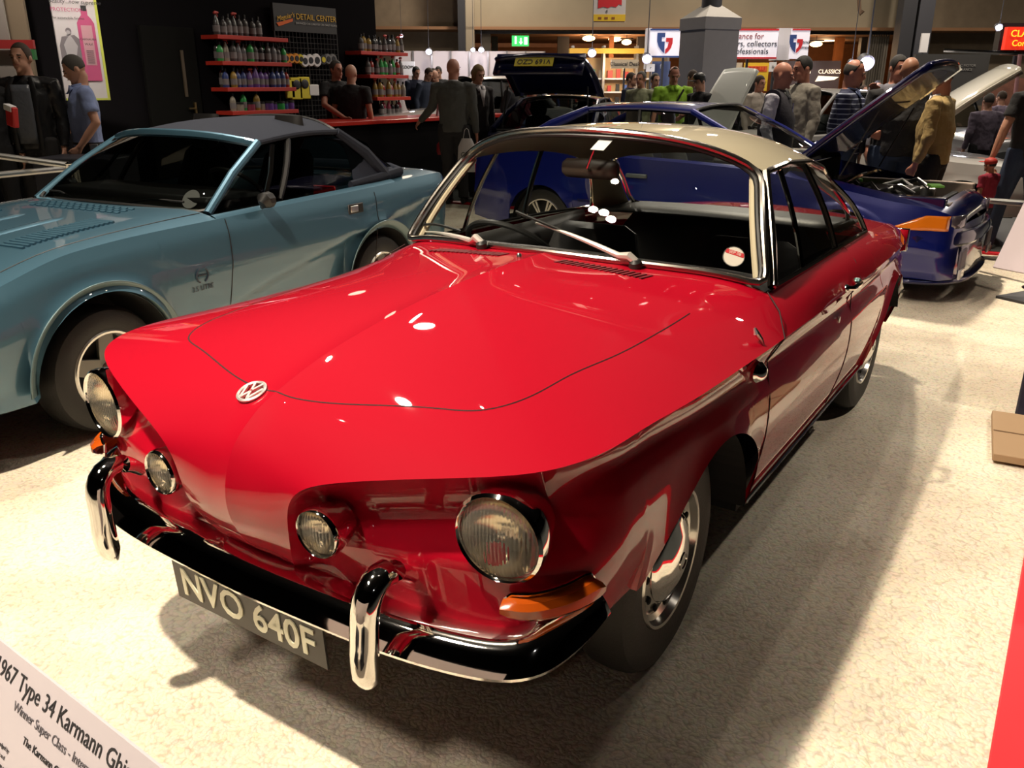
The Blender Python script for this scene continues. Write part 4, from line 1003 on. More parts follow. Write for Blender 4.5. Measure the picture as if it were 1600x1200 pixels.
# exit sign
t = thing('exit_sign', 'green lit exit sign hanging in the foyer opening', 'sign', at(813, 64, 33.4), (-YAW))
MB().box((0, 0, 0), (.62, .08, .36)).obj('sign_box', emis('exit_green', (.05, .55, .12), 2.2), t)
EW = emis('exit_white', (.8, 1, .8), 3)
MB().tube([(0, 0, .17), (0, 0, zof(50, 33)-zof(64, 33.4)+.01)], .012, 6).obj('hanger_rod', STEEL, t); MB().box((-.17, -.05, 0), (.07, .01, .20)).ell((-.17, -.05, .12), (.04, .01, .04), 8, 6).obj('running_figure', EW, t)
MB().box((.02, -.05, 0), (.05, .01, .20)).prism([(-.07, 0), (.07, 0), (0, -.1)], (0, -.01, 0), o=(.02, -.045, -.03)).obj('arrow', EW, t); MB().box((.20, -.05, 0), (.12, .01, .24)).obj('door_pictogram', EW, t)

# long white partition of the trade stands and what hangs along it
def sign(name, lab, u0, u1, v0, v1, D, m, th=.08, lines=(), cat='sign', fm=None, lit=0):
    a = at(u0, (v0+v1)/2, D); b = at(u1, (v0+v1)/2, D); c = (a+b)/2; w = (b-a).length; h = (at((u0+u1)/2, v0, D)-at((u0+u1)/2, v1, D)).z
    t = thing(name, lab, cat, c, math.atan2((b-a).y, (b-a).x))
    MB().box((0, th/2, 0), (w, th, h)).obj('panel', m, t, smooth=False)
    zb_ = c.z-h/2
    if cat not in ('banner',) and name not in ('poster', 'pinboard') and zb_ > .2: MB().box((0, th+.03, -(h/2+zb_)/2-.0), (.05, .05, zb_+h/2)).obj('support_post', STEEL, t)
    if name in ('poster', 'pinboard'): MB().box((0, .03, -(c.z)/2), (.03, .02, c.z)).obj('support_post', STEEL, t)
    for s, sz, x, z, cm in lines:
        text(s, h*sz, cm, 'lettering', t, (w*x, -.012, h*z), (PI/2, 0, 0), .004, bold=.0)
    return t, w, h
part = panel('partition', 618, 850, 0, zof(80, 27), 27, PANELW, .05); tag(part, 'long white panelled partition wall behind the white saloon', 'partition')
a = at(618, 129, 26.95); b = at(850, 129, 26.95)
for k in range(9):
    q = a+(b-a)*k/8; MB().box((q.x, q.y, 1.2), (.05, .05, 2.45), rz=math.atan2((b-a).y, (b-a).x)).obj('partition_post', mat('alu', (.35, .32, .3), .4, .6), part)
INK = mat('black_ink', (.03, .03, .035), .6); CREAMINK = emis('lit_cream_letters', (1, .85, .6), 1.6); WINK = mat('white_ink', (.8, .8, .8), .6)
REDINK = mat('red_ink', (.65, .02, .03), .6); BLUEINK = mat('blue_ink', (.03, .07, .25), .6); YEL = mat('yellow_card', (.85, .55, .03), .6)
sign('poster', 'white poster with grey lettering on the partition, above the huddle of men', 626, 648, 96, 118, 26.5, WHITE, lines=(('ZOOM', .3, 0, .1, INK),))
t, w, h = sign('lit_fascia', 'brown lit fascia reading CLAYTON CLASSICS above the raised boot', 822, 892, 88, 114, 25, mat('brown_fascia', (.10, .05, .03), .5), .3, (('CLAYTON', .30, -.20, -.05, CREAMINK), ('CLASSICS', .30, .27, -.05, CREAMINK)))
MB().prism([(-.03*w, -.2*h), (.28*w, -.3*h), (.28*w, -.38*h)], (0, -.01, 0), o=(0, -.01, 0)).obj('swoosh', CREAMINK, t)
sign('stand_pillar', 'black pillar of the stand beside the lit brown fascia', 891, 900, 80, 170, 24.8, BLACK, .4, cat='pillar')
t, w, h = sign('lit_fascia', 'second brown lit fascia reading CLASSICS, behind the man in the grey long top', 1228, 1312, 95, 140, 18, mat('brown_fascia', (.10, .05, .03), .5), .3, (('CLASSICS', .20, .30, .12, CREAMINK), ('CLAYTON', .20, -.28, .12, CREAMINK)))
MB().prism([(.10*w, -.02*h), (.48*w, -.06*h), (.40*w, -.16*h), (.05*w, -.22*h)], (0, -.01, 0), o=(0, -.01, 0)).obj('swoosh', CREAMINK, t)
t, w, h = sign('hanging_sign', 'cream board reading Classical Desk over the bookstall', 955, 998, 93, 107, 23.5, mat('cream_board', (.62, .52, .38), .6), lines=(('Classical Desk', .62, 0, .0, INK),))
# bookstall under the cream board
t = thing('bookstall', 'lit bookstall with shelves of small goods below the cream sign', 'stall', at(970, 129, 24.5)*1, (-YAW)); t.location.z = 0
MB().box((0, .8, 1.1), (2.7, .08, 2.2)).obj('back_panel', mat('warm_panel', (.62, .42, .22), .6), t)
for z in (.6, .95, 1.3, 1.65): MB().box((0, .6, z), (2.6, .35, .04)).obj('shelf', WHITE, t)
for x in (-1.3, -.45, .45, 1.3): MB().box((x, .5, 1.25), (.06, .5, 2.5)).obj('upright', mat('alu', (.35, .32, .3), .4, .6), t)
MB().box((0, .4, 2.36), (2.8, .5, .13)).obj('header', mat('ochre_header', (.50, .30, .03), .6), t)
random.seed(11)
GOODS = [mat('goods_%s' % n, c_, .5) for n, c_ in (('red', (.5, .05, .04)), ('cream', (.6, .5, .35)), ('black', (.03, .03, .03)), ('blue', (.06, .12, .4)), ('green', (.05, .3, .12)), ('tan', (.35, .2, .08)))]
for zi, z in enumerate((.62, .97, 1.32, 1.67)):
    for k in range(11):
        x = -1.2+.24*k+random.uniform(-.03, .03); hgt = random.uniform(.12, .24); wd = random.uniform(.1, .17)
        p = t.matrix_world if False else None
        o = MB().box((0, 0, hgt/2), (wd, .1, hgt)).obj('boxed_good', random.choice(GOODS), bevel=.006)
        R_ = Matrix.Rotation((-YAW), 4, 'Z'); o.location = Vector(t.location)+R_@Vector((x, .58, z+.0)); o.rotation_euler = (0, 0, (-YAW))
        tag(o, 'small boxed goods standing on the shelves of the lit bookstall', 'box', 'boxed goods on the bookstall')
for o in [t]: o.rotation_euler = (0, 0, (-YAW))
ptlight('stall_glow', at(965, 100, 23.9), 90, (1, .75, .45), .15)
ptlight('stall_glow', at(850, 96, 24.0), 25, (1, .75, .45), .15)
# shield signs
def shield(t, s, dy=-.012, x=0, z=0):
    L = [(-.40, .5), (0, .5), (0, .28), (-.16, .28), (-.16, .08), (0, .08), (0, -.5), (-.16, -.36), (-.32, -.15), (-.40, .1)]
    R_ = [(.06, .26), (.40, .26), (.40, -.02), (.33, -.24), (.18, -.42), (.05, -.52), (.05, -.30), (.16, -.18), (.2, .06), (.06, .06)]
    MB().prism([(a*s, b*s) for a, b in L], (0, -.008, 0), o=(x, dy, z)).obj('shield_emblem_blue', BLUEINK, t, smooth=False)
    MB().prism([(a*s, b*s) for a, b in R_], (0, -.008, 0), o=(x, dy, z)).obj('shield_emblem_red', REDINK, t, smooth=False)
LITW = emis('lit_white_panel', (.86, .82, .90), .55)
t, w, h = sign('lit_sign', 'white lit sign with a blue and red shield, left of the grey tower', 1015, 1062, 45, 90, 21, LITW); shield(t, h*.72)
for z in (.47, -.47): MB().box((0, -.01, h*z), (w, .02, h*.06)).obj('stripe', BLUEINK, t)
sign('sign_post', 'white post at the left side of the shield sign', 1010, 1017, 44, 108, 21.05, mat('white_post', (.6, .58, .6), .6), .3, cat='post')
t, w, h = sign('lit_sign', 'white lit sign reading insurance for owners, collectors and professionals', 1128, 1215, 45, 92, 21, LITW, lines=(('insurance for', .27, -.12, .25, mat('grey_red_ink', (.35, .08, .08), .6)), ('owners, collectors', .27, -.02, 0.0, INK), ('& professionals', .27, -.07, -.25, INK)))
for z in (.47, -.47): MB().box((0, -.01, h*z), (w, .02, h*.06)).obj('stripe', REDINK, t)
sign('sign_drum', 'plain white curved panel between the two lit signs right of the tower', 1215, 1236, 44, 94, 21.1, mat('white_post', (.6, .58, .6), .6), .6, cat='panel')
t, w, h = sign('lit_sign', 'narrow angled lit sign with shield and small lettering, rightmost of the white signs', 1236, 1264, 45, 92, 20.7, LITW, lines=(('footman', .16, .22, .06, INK), ('james', .16, .22, -.12, INK))); shield(t, h*.6, x=-w*.24)
MB().box((0, -.01, h*.47), (w, .02, h*.05)).obj('stripe', REDINK, t)
t, w, h = sign('hanging_banner', 'white and yellow hanging banner with a red block, top centre of the hall', 928, 978, -24, 35, 20, mat('banner_white', (.62, .58, .56), .7), .02, cat='banner')
MB().prism([(-.37*w, .47*h), (.37*w, .47*h), (.37*w, -.05*h), (.28*w, -.02*h), (.2*w, -.10*h), (.05*w, -.08*h), (-.05*w, -.12*h), (-.2*w, -.09*h), (-.37*w, -.13*h)], (0, -.005, 0), o=(0, -.002, 0)).obj('red_block', REDINK, t, smooth=False)
text('fj', h*.10, INK, 'lettering', t, (-.08*w, -.01, -.2*h), (PI/2, 0, 0), .003)
MB().box((0, -.004, -h*.38), (w, .01, h*.18)).obj('yellow_band', YEL, t); MB().box((0, -.006, -h*.485), (w*.96, .02, h*.03)).obj('bottom_rail', mat('brown_rail', (.12, .05, .03), .5), t)
for x in (-.3, -.1, .12): MB().box((x*w, -.012, -h*.39), (w*.1, .004, h*.06)).obj('small_mark', mat('brown_ink', (.3, .1, .02), .6), t)
t, w, h = sign('yellow_sign', 'yellow tyre stall board reading PIRELLI with a round wheel picture', 1162, 1200, 98, 142, 22.5, YEL, lines=())
MB().box((0, -.006, h*.28), (w*.86, .012, h*.2)).obj('red_strip', mat('orange_ink', (.75, .14, .02), .6), t); text('PIRELLI', h*.2, REDINK, 'lettering', t, (0, -.02, h*.28), (PI/2, 0, 0), .004)
MB().lathe([(.0, .0), (.18, .0), (.18, .02), (0, .02)], (-w*.22, -.004, -h*.12), (0, -1, 0), 24).obj('wheel_picture', INK, t)
sign('pinboard', 'cream pinboard with small pictures beside the grey tower', 1145, 1158, 98, 150, 22.6, mat('cream_board', (.62, .52, .38), .6), lines=())
sign('poster', 'blue and white stand poster left of the man in the lime polo shirt', 1018, 1046, 96, 150, 21.5, mat('blue_poster', (.10, .14, .30), .5), lines=(('fj', .2, 0, .35, WINK),))
sign('poster', 'small white card with a dark mark on the stand left of the lime polo shirt', 1010, 1023, 100, 112, 21.0, WHITE, lines=(('r', .6, 0, 0, INK),))
sign('poster', 'small white card with a letter behind the bald man in the body warmer', 1203, 1213, 97, 112, 20.5, WHITE, lines=(('fr', .4, 0, 0, INK),))
sign('stand_board', 'long black board with a swoosh above the people on the right', 1425, 1541, 85, 165, 20, mat('charcoal_board', (.05, .048, .045), .6), lines=(('CLASSIC MOTOR', .07, .15, .28, mat('grey_ink', (.25, .24, .22), .6)), ('INSURANCE', .07, .16, .2, mat('grey_ink', (.25, .24, .22), .6))))
sign('poster', 'small white poster with a red top on the right-hand wall', 1439, 1451, 52, 82, 30, WHITE, lines=())
t, w, h = sign('lit_sign', 'red and yellow lit sign cut by the right edge of the photograph', 1572, 1625, 42, 78, 18, emis('lit_red', (.75, .03, .01), .9), .12, (('CLASSIC', .42, .10, .2, emis('lit_yellow', (1, .62, .03), 1.6)), ('Corner', .38, .05, -.22, emis('lit_yellow', (1, .62, .03), 1.6))))
sign('sign_housing', 'black housing around the red and yellow lit sign', 1562, 1640, 36, 84, 18.2, BLACK, .2, cat='housing')
for u, v, D, lab in ((1479, 79, 17, 'long chrome rail running across in front of the right-hand stand'),):
    a = at(1475, 79, 17); b = at(1640, 86, 16); tag(MB().tube([a, b], .035, 8).obj('chrome_rail', CHROME), lab, 'rail')
a = at(1594, 85, 15); b = at(1586, 200, 15); tag(MB().tube([a, (b.x, b.y, 0)], .03, 8).obj('pink_pole', mat('pink_pole', (.5, .25, .25), .4)), 'slim pinkish upright pole at the right-hand stand', 'pole')
tag(panel('stall_wall', 1545, 1700, 0, zof(120, 17.5), 17.5, mat('stall_red', (.25, .10, .06), .7, noise=.5, nscale=9)), 'reddish cluttered stall wall at the right edge', 'wall panel')
# grey tower
t = thing('tower', 'grey square tower with pyramid top and a dark pipe, centre of the hall', 'tower', at(1103, 129, 18.5), (-YAW)); t.location.z = 0
w = fx(1060, 1147, 18.5); zt = zof(34, 18.5)
GREYT = mat('grey_cladding', (.20, .19, .19), .7, noise=.06, nscale=8)
b_ = MB(); b_.box((0, 0, zt/2), (w*.72, w*.72, zt), rz=.42); b_.obj('shaft', GREYT, t, smooth=False)
MB().box((0, 0, zt-.04), (w*.76, w*.76, .22), rz=.42).obj('cap_band', GREYT, t, smooth=False)
c_ = [Vector((x*w*.38, y*w*.38, 0)) for x, y in ((-1, -1), (1, -1), (1, 1), (-1, 1))]; R_ = Matrix.Rotation(.42, 3, 'Z')
MB().add([R_@q+Vector((0, 0, zt+.07)) for q in c_]+[(0, 0, zt+.42)], [(0, 1, 4), (1, 2, 4), (2, 3, 4), (3, 0, 4), (3, 2, 1, 0)]).obj('pyramid_cap', mat('grey_cap', (.34, .32, .29), .6), t, smooth=False)
MB().lathe([(.20, zt+.25), (.20, zt+3.2)], n=20).obj('pipe', STEEL, t); MB().box((-.06, -.22, zt+.55), (.06, .03, .06)).obj('pipe_label', WHITE, t)
# hook hanging in front of the lintel
a = at(1342, -10, 30); b = at(1342, 22, 30); tag(MB().tube([a, (b.x, b.y, b.z+.12), (b.x+.05, b.y, b.z), (b.x+.12, b.y, b.z+.1)], .06, 8).obj('hanging_chain', mat('rust', (.12, .07, .04), .7)), 'rusty chain hook hanging before the pale lintel', 'hook')
# spot lamps
for u, v, D, r, lab in [(627, 56, 30, .055, 'tiny bright lamp high on the wall right of the black stand'), (670, 81, 26.6, .085, 'bright spotlight over the left end of the partition'), (739, 78, 26.6, .06, 'left spotlight of the close pair over the partition'), (752, 78, 26.6, .075, 'right spotlight of the close pair over the partition'), (925, 83, 24, .10, 'bright spotlight above the bookstall'), (1011, 92, 20.5, .10, 'bright spotlight at the foot of the shield sign post'), (1331, 99, 17, .06, 'smaller of the two spotlights above the striped jumper'), (1354, 99, 17, .13, 'largest white spotlight above the striped jumper'), (1561, 43, 17.5, .06, 'small spotlight beside the red and yellow sign')]:
    t = thing('spotlight', lab, 'spotlight', at(u, v, D)); MB().ell((0, 0, 0), (r, r, r*.8), 14, 9).obj('bulb', LCOOL, t)
    MB().lathe([(r*1.15, 0), (r*1.0, r*1.4), (r*.4, r*1.8), (0, r*1.8)], (0, 0, 0), (HD[0], HD[1], .4), 16).obj('lamp_housing', STEEL, t)
    MB().tube([(0, 0, r), (0, 0, r*3), (0, 0, 9.1-t.location.z)], [r*.12, r*.12, .003], 6).obj('lamp_bracket', STEEL, t)
    ptlight('spotlight_glow', at(u, v+2, D-.5), 26, (.9, .88, 1), .08)

# ================================================================ black detailing stand on the left
WX = -9.2
struct(MB().box((WX-.1, 3.9, 2.6), (.2, 9.7, 5.2)).obj('wall_left', DKWALL, smooth=False))
sgn = thing('shop_sign', 'charcoal header board reading DETAIL CENTER over the wire rack', 'sign', (WX+.12, 6.55, 0), PI/2)
def wy(u): # y on the stand wall seen at pixel u
    d = np.array(fw)+np.array(r2)*(u-800)/FPX-np.array(u2)*(60-600)/FPX; t = (WX-CAM[0])/d[0]; return CAM[1]+d[1]*t
def wz(u, v):
    d = np.array(fw)+np.array(r2)*(u-800)/FPX-np.array(u2)*(v-600)/FPX; t = (WX+.15-CAM[0])/d[0]; return CAM[2]+d[2]*t
y0, y1 = wy(421), wy(518); sgn.location = (WX+.10, (y0+y1)/2, (wz(470, 8)+wz(470, 50))/2); sw_, sh_ = (y1-y0), wz(470, 8)-wz(470, 50)
MB().box((0, 0, 0), (sw_, .06, sh_)).obj('panel', mat('charcoal_sign', (.035, .035, .035), .6), sgn, smooth=False)
GOLD = mat('gold_ink', (.70, .42, .04), .5)
text('DETAIL CENTER', sh_*.31, GOLD, 'lettering', sgn, (sw_*.16, -.04, sh_*.06), (PI/2, 0, 0), .003)
text('ENHANCED CAR CARE FOR CAR CRAZY PEOPLE', sh_*.105, mat('grey_ink2', (.5, .5, .48), .6), 'small_lettering', sgn, (sw_*.16, -.04, -sh_*.18), (PI/2, 0, 0), .002)
text("Meguiar's", sh_*.25, GOLD, 'script_lettering', sgn, (-sw_*.33, -.045, sh_*.02), (PI/2, -.22, 0), .003, shear=.3)
MB().prism([(-.15*sw_, -.22*sh_), (.10*sw_, -.02*sh_), (.10*sw_, -.12*sh_), (-.12*sw_, -.34*sh_)], (0, -.008, 0), o=(-sw_*.32, -.034, 0)).obj('red_underline', mat('orange_ink', (.75, .14, .02), .6), sgn, smooth=False)
# wire rack
gr = thing('wire_rack', 'tall black wire grid rack hung with pads and mitts below the sign', 'rack', (WX+.10, (y0+y1)/2, 0), PI/2)
zt, zb = wz(470, 50), .5; g = MB()
WIRE = mat('wire_grey', (.10, .10, .10), .4, .6)
for k in range(19): x = -sw_/2+sw_*k/18; g.tube([(x, -.02, zb), (x, -.02, zt)], .005 if k % 9 else .012, 5)
for k in range(24): z = zb+(zt-zb)*k/23; g.tube([(-sw_/2, -.025, z), (sw_/2, -.025, z)], .004, 5)
g.obj('grid', WIRE, gr, smooth=False)
def onwall(u, v, off): 
    y = wy(u); return Vector((WX+off, y, wz(u, v)))
YP = mat('yellow_foam', (.75, .62, .04), .7); OP = mat('orange_pad', (.75, .28, .02), .6)
for k, (u, v, m_, r) in enumerate([(432, 91, OP, .075), (440, 91, OP, .07), (448, 91, OP, .075), (455, 92, YP, .07), (461, 95, WHITE, .09), (470, 94, WHITE, .09), (480, 94, WHITE, .10), (490, 93, BLACK, .08), (498, 92, mat('grey_pad', (.2, .2, .2), .6), .08), (506, 92, mat('grey_pad', (.2, .2, .2), .6), .08)]):
    t = thing('polishing_pad', ['round orange polishing pad hanging on the wire rack', 'round yellow pad hanging on the wire rack', 'white round pad with yellow card hanging on the wire rack', 'dark round pad hanging on the wire rack'][0 if k < 3 else 1 if k == 3 else 2 if k < 7 else 3], 'polishing pad', onwall(u, v, .17), group=['orange pads on the rack', 'yellow pads on the rack', 'white pads on the rack', 'dark pads on the rack'][0 if k < 3 else 1 if k == 3 else 2 if k < 7 else 3])
    MB().lathe([(0, -.02), (r, -.02), (r*1.02, 0), (r*.9, .02), (0, .022)], ax=(1, 0, 0), n=20).obj('pad', m_, t); MB().lathe([(0, .022), (r*.55, .022), (r*.5, .028), (0, .028)], ax=(1, 0, 0), n=16).obj('pad_label', BLACK if m_ != BLACK else YP, t)
for k, (u, v0, v1, m_) in enumerate([(434, 125, 154, YP), (444, 121, 156, YP), (457, 120, 155, YP), (471, 132, 150, WHITE)]):
    a = onwall(u, v0, .17); zb_ = onwall(u, v1, .17).z; hgt = a.z-zb_
    t = thing('microfibre_cloth', ['dull yellow cloth pack leftmost on the rack', 'bright yellow cloth pack with dark oval label hanging second on the rack', 'bright yellow cloth pack with dark oval label hanging third on the rack', 'white cloth pack hanging beside the yellow ones'][k], 'cloth pack', (a.x, a.y, zb_))
    MB().box((0, 0, hgt/2), (.05, .23 if k else .18, hgt)).obj('cloth', m_, t, bevel=.015)
    if k in (1, 2): MB().ell((.03, 0, hgt*.68), (.01, .08, .07), 12, 8).obj('oval_label', BLACK, t)
# shelves with bottles
SHR = mat('red_shelf', (.50, .035, .02), .45)
BC = {k_: tuple(c*.6 for c in v_) for k_, v_ in {'red': (.45, .03, .02), 'silver': (.25, .25, .27), 'purple': (.22, .10, .45), 'green': (.05, .55, .12), 'black': (.03, .03, .035), 'gold': (.45, .28, .05), 'cream': (.5, .45, .35), 'blue': (.06, .10, .35), 'pink': (.45, .08, .14), 'clear': (.10, .09, .09)}.items()}
def bottle_proto(cn, kind):
    m_ = mat('bottle_'+cn, BC[cn], .25, coat=.6)
    t = thing('bottle', '%s car care %s on the red shelves' % (cn, {'b': 'bottle', 's': 'spray bottle', 't': 'tub'}[kind]), 'tub' if kind == 't' else 'bottle', (0, 0, 0))
    if kind == 't':
        t.name = 'tub'; MB().lathe([(0, 0), (.055, 0), (.058, .01), (.058, .075), (.05, .08), (0, .08)], n=16).obj('jar', m_, t); MB().lathe([(.06, .075), (.06, .10), (0, .102)], n=16).obj('lid', BLACK, t)
    elif kind == 'b':
        MB().lathe([(0, 0), (.038, 0), (.040, .01), (.040, .13), (.03, .16), (.013, .18), (.013, .19)], n=16).obj('flask', m_, t); MB().lathe([(.016, .185), (.016, .22), (0, .222)], n=12).obj('cap', BLACK, t)
    else:
        MB().lathe([(0, 0), (.040, 0), (.042, .01), (.040, .10), (.028, .16), (.012, .20), (.012, .21)], n=16).obj('flask', m_, t); MB().tube([(-.02, 0, .225), (.0, 0, .235), (.05, 0, .235)], [.012, .017, .010], 8).tube([(.02, 0, .23), (.035, 0, .19)], .006, 6).obj('trigger', mat('trigger_red', (.5, .05, .04), .5), t)
    MB().lathe([(.0415, .03), (.0415, .10)], n=16).obj('bottle_label', mat('label_pale', (.20, .18, .18), .6), t) if kind != 't' else None
    return t
PROTO = {}; used = set()
def put(cn, kind, loc, lab, grp, sc):
    k = (cn, kind)
    if k not in PROTO: PROTO[k] = bottle_proto(cn, kind); o = PROTO[k]
    else: o = copy_tree(PROTO[k])
    o.location = loc; o.scale = (sc, sc, sc); o.rotation_euler = (0, 0, PI/2+random.uniform(-.3, .3)); o['label'] = lab % cn if '%s' in lab else lab; o['group'] = grp+', '+cn+' '+{'b': 'bottles', 's': 'sprays', 't': 'tubs'}[kind]
random.seed(5)
ORD = ['top', 'second', 'third', 'bottom']
mixes = [['clear'], ['silver', 'black', 'clear', 'green', 'cream', 'red'], ['red', 'clear', 'purple', 'blue', 'gold'], ['cream', 'pink', 'gold', 'green', 'purple', 'blue']]
def shelfunit(side, us, vs, order, mixes, full):
    for k, ((ua, ub), (va, vb)) in enumerate(zip(us, vs)):
        ya, yb = wy(ua), wy(ub); z = (wz(ua, va)+wz(ub, vb))/2
        b_ = MB().box((WX+.18, (ya+yb)/2, z), (.36, yb-ya, .055)).obj('shelf', SHR, smooth=False, bevel=.004)
        tag(b_, '%s red shelf of the %s bank on the black stand' % (order[k], side), 'shelf', None)
        n = int((yb-ya)/.105); 
        for i in range(n):
            if i/n > full[k]: continue
            cn = random.choice(mixes[k]); kind = random.choice('bbs') if k != 3 or side != 'left' else random.choice('tttb')
            put(cn, kind, (WX+.26+random.uniform(-.03, .03), ya+.08+(yb-ya-.16)*i/max(1, n-1), z+.028), '%s car care '+{'b': 'bottle', 's': 'spray bottle', 't': 'tub'}[kind]+' on the '+order[k]+' red shelf of the '+side+' bank', order[k]+' shelf, '+side+' bank', random.uniform(1.05, 1.3))
            if k in (1, 2) and side == 'left' and random.random() < .6: put(random.choice(mixes[k]), 'b', (WX+.13, ya+.08+(yb-ya-.16)*i/max(1, n-1)+.04, z+.028), '%s bottle in the back row of the '+order[k]+' left red shelf', order[k]+' shelf back row', 1.3)
shelfunit('left', [(314, 424), (317, 427), (321, 431), (325, 432)], [(57, 63), (97, 102), (140, 139), (177, 174)], ORD, mixes, [.6, 1, 1, 1])
shelfunit('right', [(538, 612), (550, 612), (560, 614), (566, 614)], [(82, 85), (119, 120), (154, 154), (183, 183)], ORD, [['black', 'clear', 'gold'], ['clear', 'red', 'silver', 'green'], ['gold', 'cream', 'blue', 'red'], ['clear', 'black', 'pink']], [1, 1, 1, .8])
ptlight('shelf_wash', (WX+1.6, 5.4, 3.4), 5, (1, .8, .6), .15); ptlight('shelf_wash', (WX+1.6, 8.0, 3.4), 4, (1, .8, .6), .15)
# door in the black wall
ya, yb = wy(216), wy(300)
d_ = MB().box((WX+.03, (ya+yb)/2, wz(250, 40)/2), (.06, yb-ya, wz(250, 40))).obj('door_1', mat('stand_door', (.005, .005, .0045), .95, spec=.1), smooth=False, bevel=.01); struct(d_)
MB().box((WX+.075, wy(292)-.05, wz(292, 170)), (.03, .03, .16)).tube([(WX+.10, wy(292)-.05, wz(292, 170)), (WX+.10, wy(292)-.17, wz(292, 170))], .012, 6).obj('door_handle', mat('brass', (.6, .45, .2), .3, 1.), d_)
MB().box((WX+.07, wy(276), wz(276, 115)), (.02, .04, .6)).obj('door_panel_strip', mat('door_strip', (.07, .05, .03), .5), d_)
# hanging advertisement with a bottle
def ad_banner():
    a = at(85, 0, 9.6); c_ = [at(80, -30, 9.6), at(157, -6, 9.9), at(173, 160, 9.9), at(104, 157, 9.6)]
    xm = (Vector((c_[1].x-c_[0].x, c_[1].y-c_[0].y, 0))).normalized(); o = Vector((c_[3].x, c_[3].y, c_[3].z)); w = Vector((c_[2].x-c_[3].x, c_[2].y-c_[3].y, 0)).length; h = zof(-60, 9.7, 120)-o.z
    t = thing('hanging_banner', 'tall white advertising banner with a pink bottle, on the black wall at left', 'banner', o, math.atan2(xm.y, xm.x))
    MB().box((w/2, .02, h/2), (w, .03, h)).obj('sheet', mat('banner_sheet', (.60, .57, .60), .6), t, smooth=False)
    MB().box((w-.012, -.0, h/2), (.024, .012, h)).box((w/2, 0, .01), (w, .012, .02)).obj('yellow_edge', mat('yellow_edge', (.55, .60, .10), .6), t, smooth=False)
    PK = mat('pink_bottle', (.52, .09, .22), .6)
    H = (zof(0, 9.7, 120)-o.z)
    q = MB(); y = -.004
    def R(x0, z0, x1, z1, m_, nm, e=.006): MB().box((w*(x0+x1)/2, -.001-e/2, H*(z0+z1)/2), (w*(x1-x0), e, H*(z1-z0))).obj(nm, m_, t, smooth=False)
    MB().prism([(w*a_, H*b_) for a_, b_ in [(.50, .20), (.88, .20), (.88, .78), (.82, .83), (.76, .86), (.76, .92), (.62, .92), (.62, .86), (.56, .83), (.50, .78)]], (0, -.006, 0), o=(0, 0, 0)).obj('bottle_picture', PK, t, smooth=False)
    R(.63, .90, .75, .955, INK, 'bottle_cap_picture'); R(.57, .36, .81, .76, mat('label_pink', (.55, .30, .36), .6), 'bottle_label_picture', .010)
    text('CARNAUBA', H*.030, INK, 'label_lettering', t, (w*.69, -.012, H*.62), (PI/2, 0, 0), .001); text('WAX', H*.035, INK, 'label_lettering', t, (w*.69, -.012, H*.57), (PI/2, 0, 0), .001)
    for k in range(7): R(.61, .50-.02*k, .77, .507-.02*k, INK, 'small_print', .013)
    text('Beauty...now supreme', H*.058, INK, 'headline_lettering', t, (w*.52, -.006, H*.985), (PI/2, 0, 0), .001, shear=.2)
    text('PROTECTION', H*.052, PK, 'pink_lettering', t, (w*.32, -.006, H*.905), (PI/2, 0, 0), .001); text('for automobile finishes', H*.034, INK, 'small_lettering', t, (w*.33, -.006, H*.825), (PI/2, 0, 0), .001)
    GR = mat('photo_grey', (.20, .18, .20), .6); GL = mat('photo_light', (.42, .40, .43), .6)
    MB().prism([(w*a_, H*b_) for a_, b_ in [(.05, .30), (.48, .24), (.50, .62), (.40, .66), (.12, .64), (.05, .55)]], (0, -.004, 0)).obj('picture_ground', GR, t, smooth=False)
    MB().prism([(w*a_, H*b_) for a_, b_ in [(.20, .38), (.34, .38), (.44, .55), (.36, .62), (.30, .66), (.22, .62), (.14, .56)]], (0, -.008, 0)).obj('picture_shirt', GL, t, smooth=False)
    MB().lathe([(0, 0), (w*.065, 0)], (w*.28, -.009, H*.70), (0, -1, 0), 16).obj('picture_head', GR, t); MB().lathe([(0, 0), (w*.045, 0)], (w*.27, -.011, H*.685), (0, -1, 0), 16).obj('picture_face', GL, t)
ad_banner()
# far left strips behind the young man
tag(panel('flag_banner', 2, 27, .9, 4.2, 9.2, mat('white_flag', (.30, .27, .25), .7), .02), 'pale feather flag at the far left edge behind the young man', 'flag')
tag(panel('notice_board', 22, 58, .9, 3.4, 9.8, mat('tan_board', (.16, .12, .08), .7), .04), 'tan board with a dark mark between the flag and the banner', 'board')
tag(panel('barrier_banner', -40, 62, zof(78, 9.1), zof(64, 9.1), 9.1, mat('red_board', (.40, .03, .03), .6), .04), 'red strip running behind the young man at the far left', 'banner')
tag(panel('green_board', 44, 62, zof(95, 9.3), zof(79, 9.3), 9.3, mat('green_board', (.03, .16, .05), .6), .04), 'small green board under the red strip beside the young man', 'board')
tag(panel('grey_board', -40, 44, zof(100, 9.35), zof(79, 9.35), 9.35, mat('grey_board', (.20, .19, .16), .6), .04), 'pale grey board under the red strip behind the young man', 'board')
